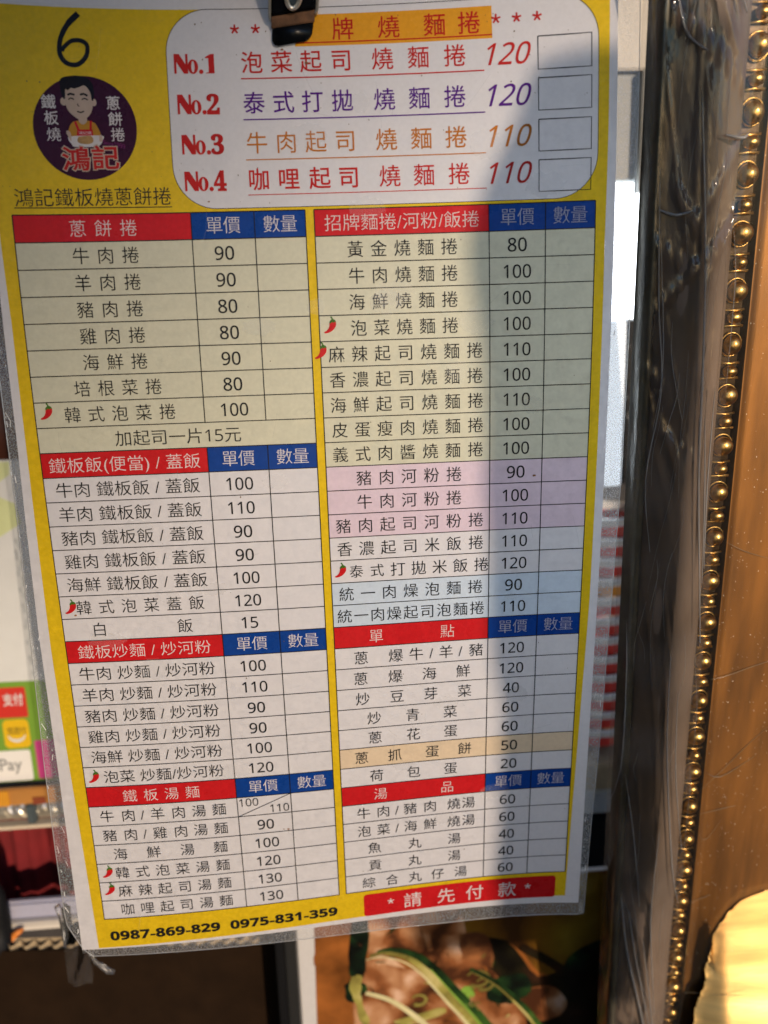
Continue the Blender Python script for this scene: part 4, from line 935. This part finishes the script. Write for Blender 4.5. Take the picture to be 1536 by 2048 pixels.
BASE = origin(post)
while s < 400:
    src = big if k % 2 == 0 else small
    o = src if k < 2 else src.copy()
    if k >= 2: C.objects.link(o); o.parent = post
    o.location = P(.1 * math.sin(k * 1.3), s + .25 * math.sin(k * 2.1), 1.4) - BASE
    o.scale = tuple(1 + .07 * math.sin(k * q_ + 1) for q_ in (2.3, 1.7, 3.1))
    s += 8.95
    k += 1
# thin gilt ring seats round the large beads, ridges beside the small ones
V, F = [], []; s = S0 + 6; k = 0
while s < 400:
    if k % 2 == 0: V, F = join((V, F), tube([P(3.7 * math.cos(a), s + 4.0 * math.sin(a), 2.6) for a in [x * math.pi / 10 for x in range(20)]], .00032, 6, True))
    else:
        for w_ in (-1, 1): V, F = join((V, F), tube([P(-3.2, s + w_ * 2.7, 3.1), P(0, s + w_ * 2.5, 2.0), P(3.4, s + w_ * 2.7, 2.4)], .00045, 6))
    s += 8.95; k += 1
tag(obj('bead_seats', V, F, m_gold, post, True), kind='stuff')

# torn crinkled gold sheet stuck on the lower panel
m_foil = mat('torn gold paper', (.84, .56, .22), .43, metal=.85, mottle=.12, scale=40, stretch=(1, 1, 6), bump=.15, bscale=150)
TORN = [(264, 36), (266, 31), (268, 26), (273, 22), (275.5, 20.5), (286, 17), (294, 16), (302, 15.3), (309, 14.8), (311, 15.6), (327, 12), (337, 11.4), (434, 8)]
rr = random.Random(5); ns, npn = 130, 26; V = []
for j in range(ns + 1):
    s = 264 + 170 * j / ns; f = j / ns
    left = interp(TORN, s) - (s - 264) * .08 + rr.uniform(-.22, .22) + .12 * math.sin(s * .8)
    for i in range(npn + 1):
        p = left + (66 - left) * i / npn
        q = 1.6 - 1.2 * math.sin(math.pi * (p - 6) / 60) + pwave(p, s) - .25 - .22 * (1 + math.sin((s - 290) * .31 + .03 * p + .9 * math.sin(p * .09) + 1.2 * math.sin(s * .06))) - .0018 * (s - 264) ** 2 * (1 if s < 345 else (81 / (s - 264)) ** 1) - (.9 if i == 0 else 0) * rr.random()
        V.append(P(p, s, q))
torn = obj('torn_gold_paper', V, [[j * (npn + 1) + i, (j + 1) * (npn + 1) + i, (j + 1) * (npn + 1) + i + 1, j * (npn + 1) + i + 1] for j in range(ns) for i in range(npn)], m_foil, smooth=True, loc=P(40, 430, -20))
uvl = torn.data.uv_layers.new(name='brush')
for lp in torn.data.loops:
    k_ = lp.vertex_index; uvl.data[lp.index].uv = ((k_ % (npn + 1)) / npn, (k_ // (npn + 1)) / ns)
pb = m_foil.node_tree.nodes['Principled BSDF']; tg = m_foil.node_tree.nodes.new('ShaderNodeTangent'); tg.direction_type = 'UV_MAP'; tg.uv_map = 'brush'
m_foil.node_tree.links.new(tg.outputs[0], pb.inputs['Tangent']); pb.inputs['Anisotropic'].default_value = .8; pb.inputs['Anisotropic Rotation'].default_value = .25
tag(torn, 'bright torn sheet of crinkled gold paper on the lower end of the gilt post', 'gold paper')

# clear film wrapped round the post
m_wrap = clear_film('cling film', haze=.08, speck=.14, spscale=45.0, rough=.07, bump=.35, bscale=55, stretch=(3, 3, .7), ior=1.5, hz=(.52, .44, .38))
m_wrap2 = clear_film('panel film', haze=.02, rough=.12, bump=.2, bscale=50, ior=1.35)
m_crease = clear_film('film crease', haze=.55, rough=.12, bump=.1, ior=1.6, hz=(.75, .72, .70))
m_tan = clear_film('tan film crease', haze=.40, rough=.2, bump=.1, ior=1.5, hz=(.80, .62, .38))  # tan haze for the creases across the amber panel
wrap = thing('plastic_wrap', P(-15, S1, -6), 'wrinkled clear plastic film wrapped round the gilt post', 'plastic film')
rr = random.Random(11)
folds = []
for k in range(40):
    s = rr.uniform(-140, 420); low = s > 190
    folds.append((s, rr.uniform(-34, -2), rr.uniform(.02, .10) if rr.random() < .55 else rr.uniform(.15, .5 if low else .3), rr.uniform(30, 110), rr.uniform(.5, 1.2), rr.uniform(.1, .42)))
for k in range(16):
    folds.append((rr.uniform(-140, 60), rr.uniform(-34, -8), rr.uniform(-1.6, 1.6), rr.uniform(8, 24), rr.uniform(.6, 1.3), rr.uniform(.6, 1.6)))
def film_q(p):
    T = [(-33.2, 11), (-32.8, 5), (-32.3, .4), (-31, -1.0), (-27, -1.6), (-15, -4.9), (-6, -3.4), (-2.6, -2.6)]
    for (a, x), (b, y) in zip(T[:-1], T[1:]):
        if p <= b: return x + (y - x) * (p - a) / (b - a)
    return T[-1][1]
def fold_h(p, s):
    h = .22 * math.sin(s * .11 + p * .35) + .25 * math.sin(s * .043 - p * .21 + 1)
    for s0, p0, sl_, L, w, a in folds:
        if abs(s - s0) < L:
            d = (p - (p0 + sl_ * (s - s0))) / w
            if abs(d) < 3: h += a * math.exp(-d * d) * (math.cos((s - s0) / L * math.pi / 2))
    return -h
np_, ns = 96, 230; V = []
for j in range(ns + 1):
    s = -148 + 580 * j / ns
    for i in range(np_ + 1):
        p = -33.2 + 30.6 * i / np_; V.append(P(p, s, film_q(p) + fold_h(p, s) * min(1, (p + 33.2) / 3) * min(1, (-2.4 - p) / 2)))
obj('film', V, [[j * (np_ + 1) + i, (j + 1) * (np_ + 1) + i, (j + 1) * (np_ + 1) + i + 1, j * (np_ + 1) + i + 1] for j in range(ns) for i in range(np_)], m_wrap, wrap, True)
np_, ns = 26, 120; V = []
for j in range(ns + 1):
    s = -148 + 580 * j / ns
    for i in range(np_ + 1):
        p = -2.6 + 66 * i / np_
        q = (-2.6 - .6 * math.sin(min(1, (p + 2.6) / 5.2) * math.pi)) if p < 2.6 else -2.6 + 3.2 * min(1, (p - 2.6) / 5)
        if p > 2.6: q += -1.2 * math.sin(math.pi * max(0, p - 6) / 60) + pwave(p, s) + .25 * math.sin(s * .21 + p * .4) + rr.uniform(-.08, .08) - max(0, s - 240) * .045 * min(1, max(0, p - 6) / 10)
        V.append(P(p, s, q))
obj('panel_film', V, [[j * (np_ + 1) + i, (j + 1) * (np_ + 1) + i, (j + 1) * (np_ + 1) + i + 1, j * (np_ + 1) + i + 1] for j in range(ns) for i in range(np_)], m_wrap2, wrap, True)
def crease(pts, r, m, n=6):
    Q = smoothed(pts, 5); k = len(Q)
    V, F = tube([P(p, s, film_q(p) + q if p < -2.6 else q) for p, s, q in Q], [r * .00075 * (.35 + .65 * math.sin(math.pi * i / (k - 1))) for i in range(k)], n)
    obj('crease', V, F, m, wrap, True)
for pts, r in (([(-20, -62, -1), (-16, -20, -1), (-13.5, 20, -1), (-11.5, 62, -1), (-7.5, 104, -1), (-5, 130, -1)], .55),
               ([(-11, 40, -1), (-8.5, 70, -1), (-6.5, 104, -1)], .4), ([(-8, 30, -1), (-7.8, 66, -1), (-6.2, 98, -1)], .4),
               ([(-17, 130, -1), (-15.5, 180, -1), (-9, 240, -1), (-4.5, 262, -1)], .5), ([(-13, 150, -1), (-11, 190, -1), (-5, 232, -1)], .35),
               ([(-30, 255, -1), (-26, 290, -1), (-18, 330, -1), (-8, 385, -1)], .8), ([(-27, 262, -1), (-21, 300, -1), (-12, 348, -1)], .5),
               ([(-16, 215, -1), (-17, 270, -1), (-12, 330, -1)], .45), ([(-32.5, 120, -1), (-32, 170, -1), (-33, 210, -1)], .4),
               ([(-30.4, -40, -1), (-28.5, 0, -1), (-26, 30, -1), (-29.5, 62, -1), (-26.5, 90, -1)], .35), ([(-29, -20, -1), (-26, 20, -1), (-28, 44, -1)], .25),
               ([(-30, -92, -1), (-27, -86, -1), (-23, -98, -1), (-20, -112, -1)], .8), ([(-28, -86, -1), (-25, -76, -1), (-19, -71, -1)], .5),
               ([(-17, -100, -1), (-12, -88, -1), (-8, -80, -1)], .7), ([(-30, -28, -1), (-25, -26, -1), (-20, -27, -1)], .7), ([(-12, -48, -1), (-6, -47, -1), (-4, -48, -1)], .9),
               ([(-31, 190, -1), (-26, 224, -1), (-22, 262, -1)], .35), ([(-20, 280, -1), (-15, 318, -1), (-9, 366, -1), (-5, 392, -1)], .5)):
    crease(pts, r, m_crease)
for k in range(44):
    s0, p0 = rr.uniform(-150, 400), rr.uniform(-31, -5); L = rr.uniform(14, 60); sl_ = rr.uniform(-.12, .28) if s0 > 150 else rr.uniform(-.12, .12)
    pts = [(max(-32, min(-3.5, p0 + sl_ * L * t_ + 1.2 * math.sin(t_ * 4 + k))), s0 + L * t_, -.7) for t_ in (0, .3, .6, 1)]
    crease(pts, rr.choice((.07, .10, .13, .17)), m_crease, 5)
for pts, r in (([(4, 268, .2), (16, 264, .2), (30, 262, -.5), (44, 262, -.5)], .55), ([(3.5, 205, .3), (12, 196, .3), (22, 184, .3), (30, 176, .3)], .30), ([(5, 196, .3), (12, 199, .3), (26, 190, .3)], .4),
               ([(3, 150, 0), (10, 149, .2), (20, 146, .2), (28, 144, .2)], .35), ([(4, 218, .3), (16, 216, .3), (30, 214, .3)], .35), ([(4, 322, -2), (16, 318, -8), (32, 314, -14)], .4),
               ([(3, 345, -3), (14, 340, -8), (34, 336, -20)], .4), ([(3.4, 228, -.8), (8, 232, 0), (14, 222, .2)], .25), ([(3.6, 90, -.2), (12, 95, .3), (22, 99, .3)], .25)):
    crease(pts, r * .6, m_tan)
V, F = [], []
for k in range(900):
    p, s = rr.uniform(4.5, 44), rr.uniform(-140, 330); r = rr.choice((.06, .08, .1, .14)); e = rr.uniform(1, 2.6)
    q = .35 - 1.2 * math.sin(math.pi * max(0, p - 6) / 60) + pwave(p, s) - max(0, s - 240) * .045 * min(1, max(0, p - 6) / 10)
    V, F = join((V, F), ([P(p - r, s, q), P(p, s - r * e, q), P(p + r, s, q), P(p, s + r * e, q)], [[0, 1, 2, 3]]))
tag(obj('dust', V, F, mat('dust', (.8, .72, .55), .7), wrap), kind='stuff')

# ------------------------------------------------------------------ added shadow caster behind the viewer, cut to the shade's outline on the sheet
T = 950.0
SH = [(233, 14), (203, 9), (190, 11), (184.4, 14), (181.9, 20), (177.6, 31), (171.6, 42), (164.7, 56), (160, 71), (161, 86), (164.5, 110), (165.6, 138), (165, 155), (167, 172), (169.3, 209), (171, 225), (176.5, 246), (177, 265), (178, 285), (178.5, 306), (178, 328), (181.5, 342), (184, 420), (263, 420), (257, 300), (248, 200), (240, 100), (234, 40)]
OV = []
for dz in (0, -40):
    for u, v in SH:
        k = T - dz; OV.append(W(u, v, 0) + SUN * (k * .001 / abs(SUN.y)))
n = len(SH)
oc = obj('shadow_caster', OV, [list(range(n)), list(range(2 * n - 1, n - 1, -1))] + [[i, i + n, (i + 1) % n + n, (i + 1) % n] for i in range(n)], mat('caster brown', (.16, .11, .07), .8, mottle=.3, scale=40, stretch=(6, 6, .6), bump=.2), loc=OV[18])
tag(oc, 'added round topped shadow caster in front of the stall, shading the menu', 'shadow caster')

# added outside the frame to cut sky light: canopy overhead, dark wall left
m_tarp = mat('dark canvas', (.05, .05, .055), .9, mottle=.2, scale=30)
t = thing('added_canopy', W(105, -330, -100), 'added dark canvas canopy above the menu, cutting the sky light', 'canopy')
obj('canvas', *boxmesh(-700, 900, -336, -330, -300, 620, 1), m_tarp, t); obj('canopy_rail', *boxmesh(-700, 900, -331, -306, -320, -301, 2), m_steel, t)
t = thing('added_side_wall', W(-330, 600, -200), 'added dark boarded wall left of the menu, cutting the sky light', 'side wall')
for k in range(9): obj('board', *boxmesh(-340, -330, -330, 1100, -1500 + k * 230, -1273 + k * 230, 1), m_dark, t)
# added far slab hiding half the sun, for soft shade on the left
D = 17000.0
def far(u, v, x, y):
    a = W(u, v, 0) + SUN * (D * .001 / abs(SUN.y)); return a + Vector((x, 0, y))
e = Vector((-.71, .7)); nn = Vector((.7, .71))          # along the edge, and towards the lit side (u, v)
c0 = (63.0, 62.0)
A = [far(c0[0] + e.x * k, c0[1] + e.y * k, 0, 0) for k in (-9000, 6000)]
B = [far(c0[0] + e.x * k - nn.x * 5000, c0[1] + e.y * k - nn.y * 5000, 0, 0) for k in (6000, -9000)]
Q = A + B; dy = Vector((0, -.3, 0))
ob = obj('sun_blocker', Q + [p + dy for p in Q], [[0, 1, 2, 3], [7, 6, 5, 4], [0, 4, 5, 1], [1, 5, 6, 2], [2, 6, 7, 3], [3, 7, 4, 0]], mat('far blocker', (.12, .10, .09), .9), loc=B[0])
tag(ob, 'added dark sloping sun blocker of the building across the street, hiding part of the low sun', 'sun blocker')
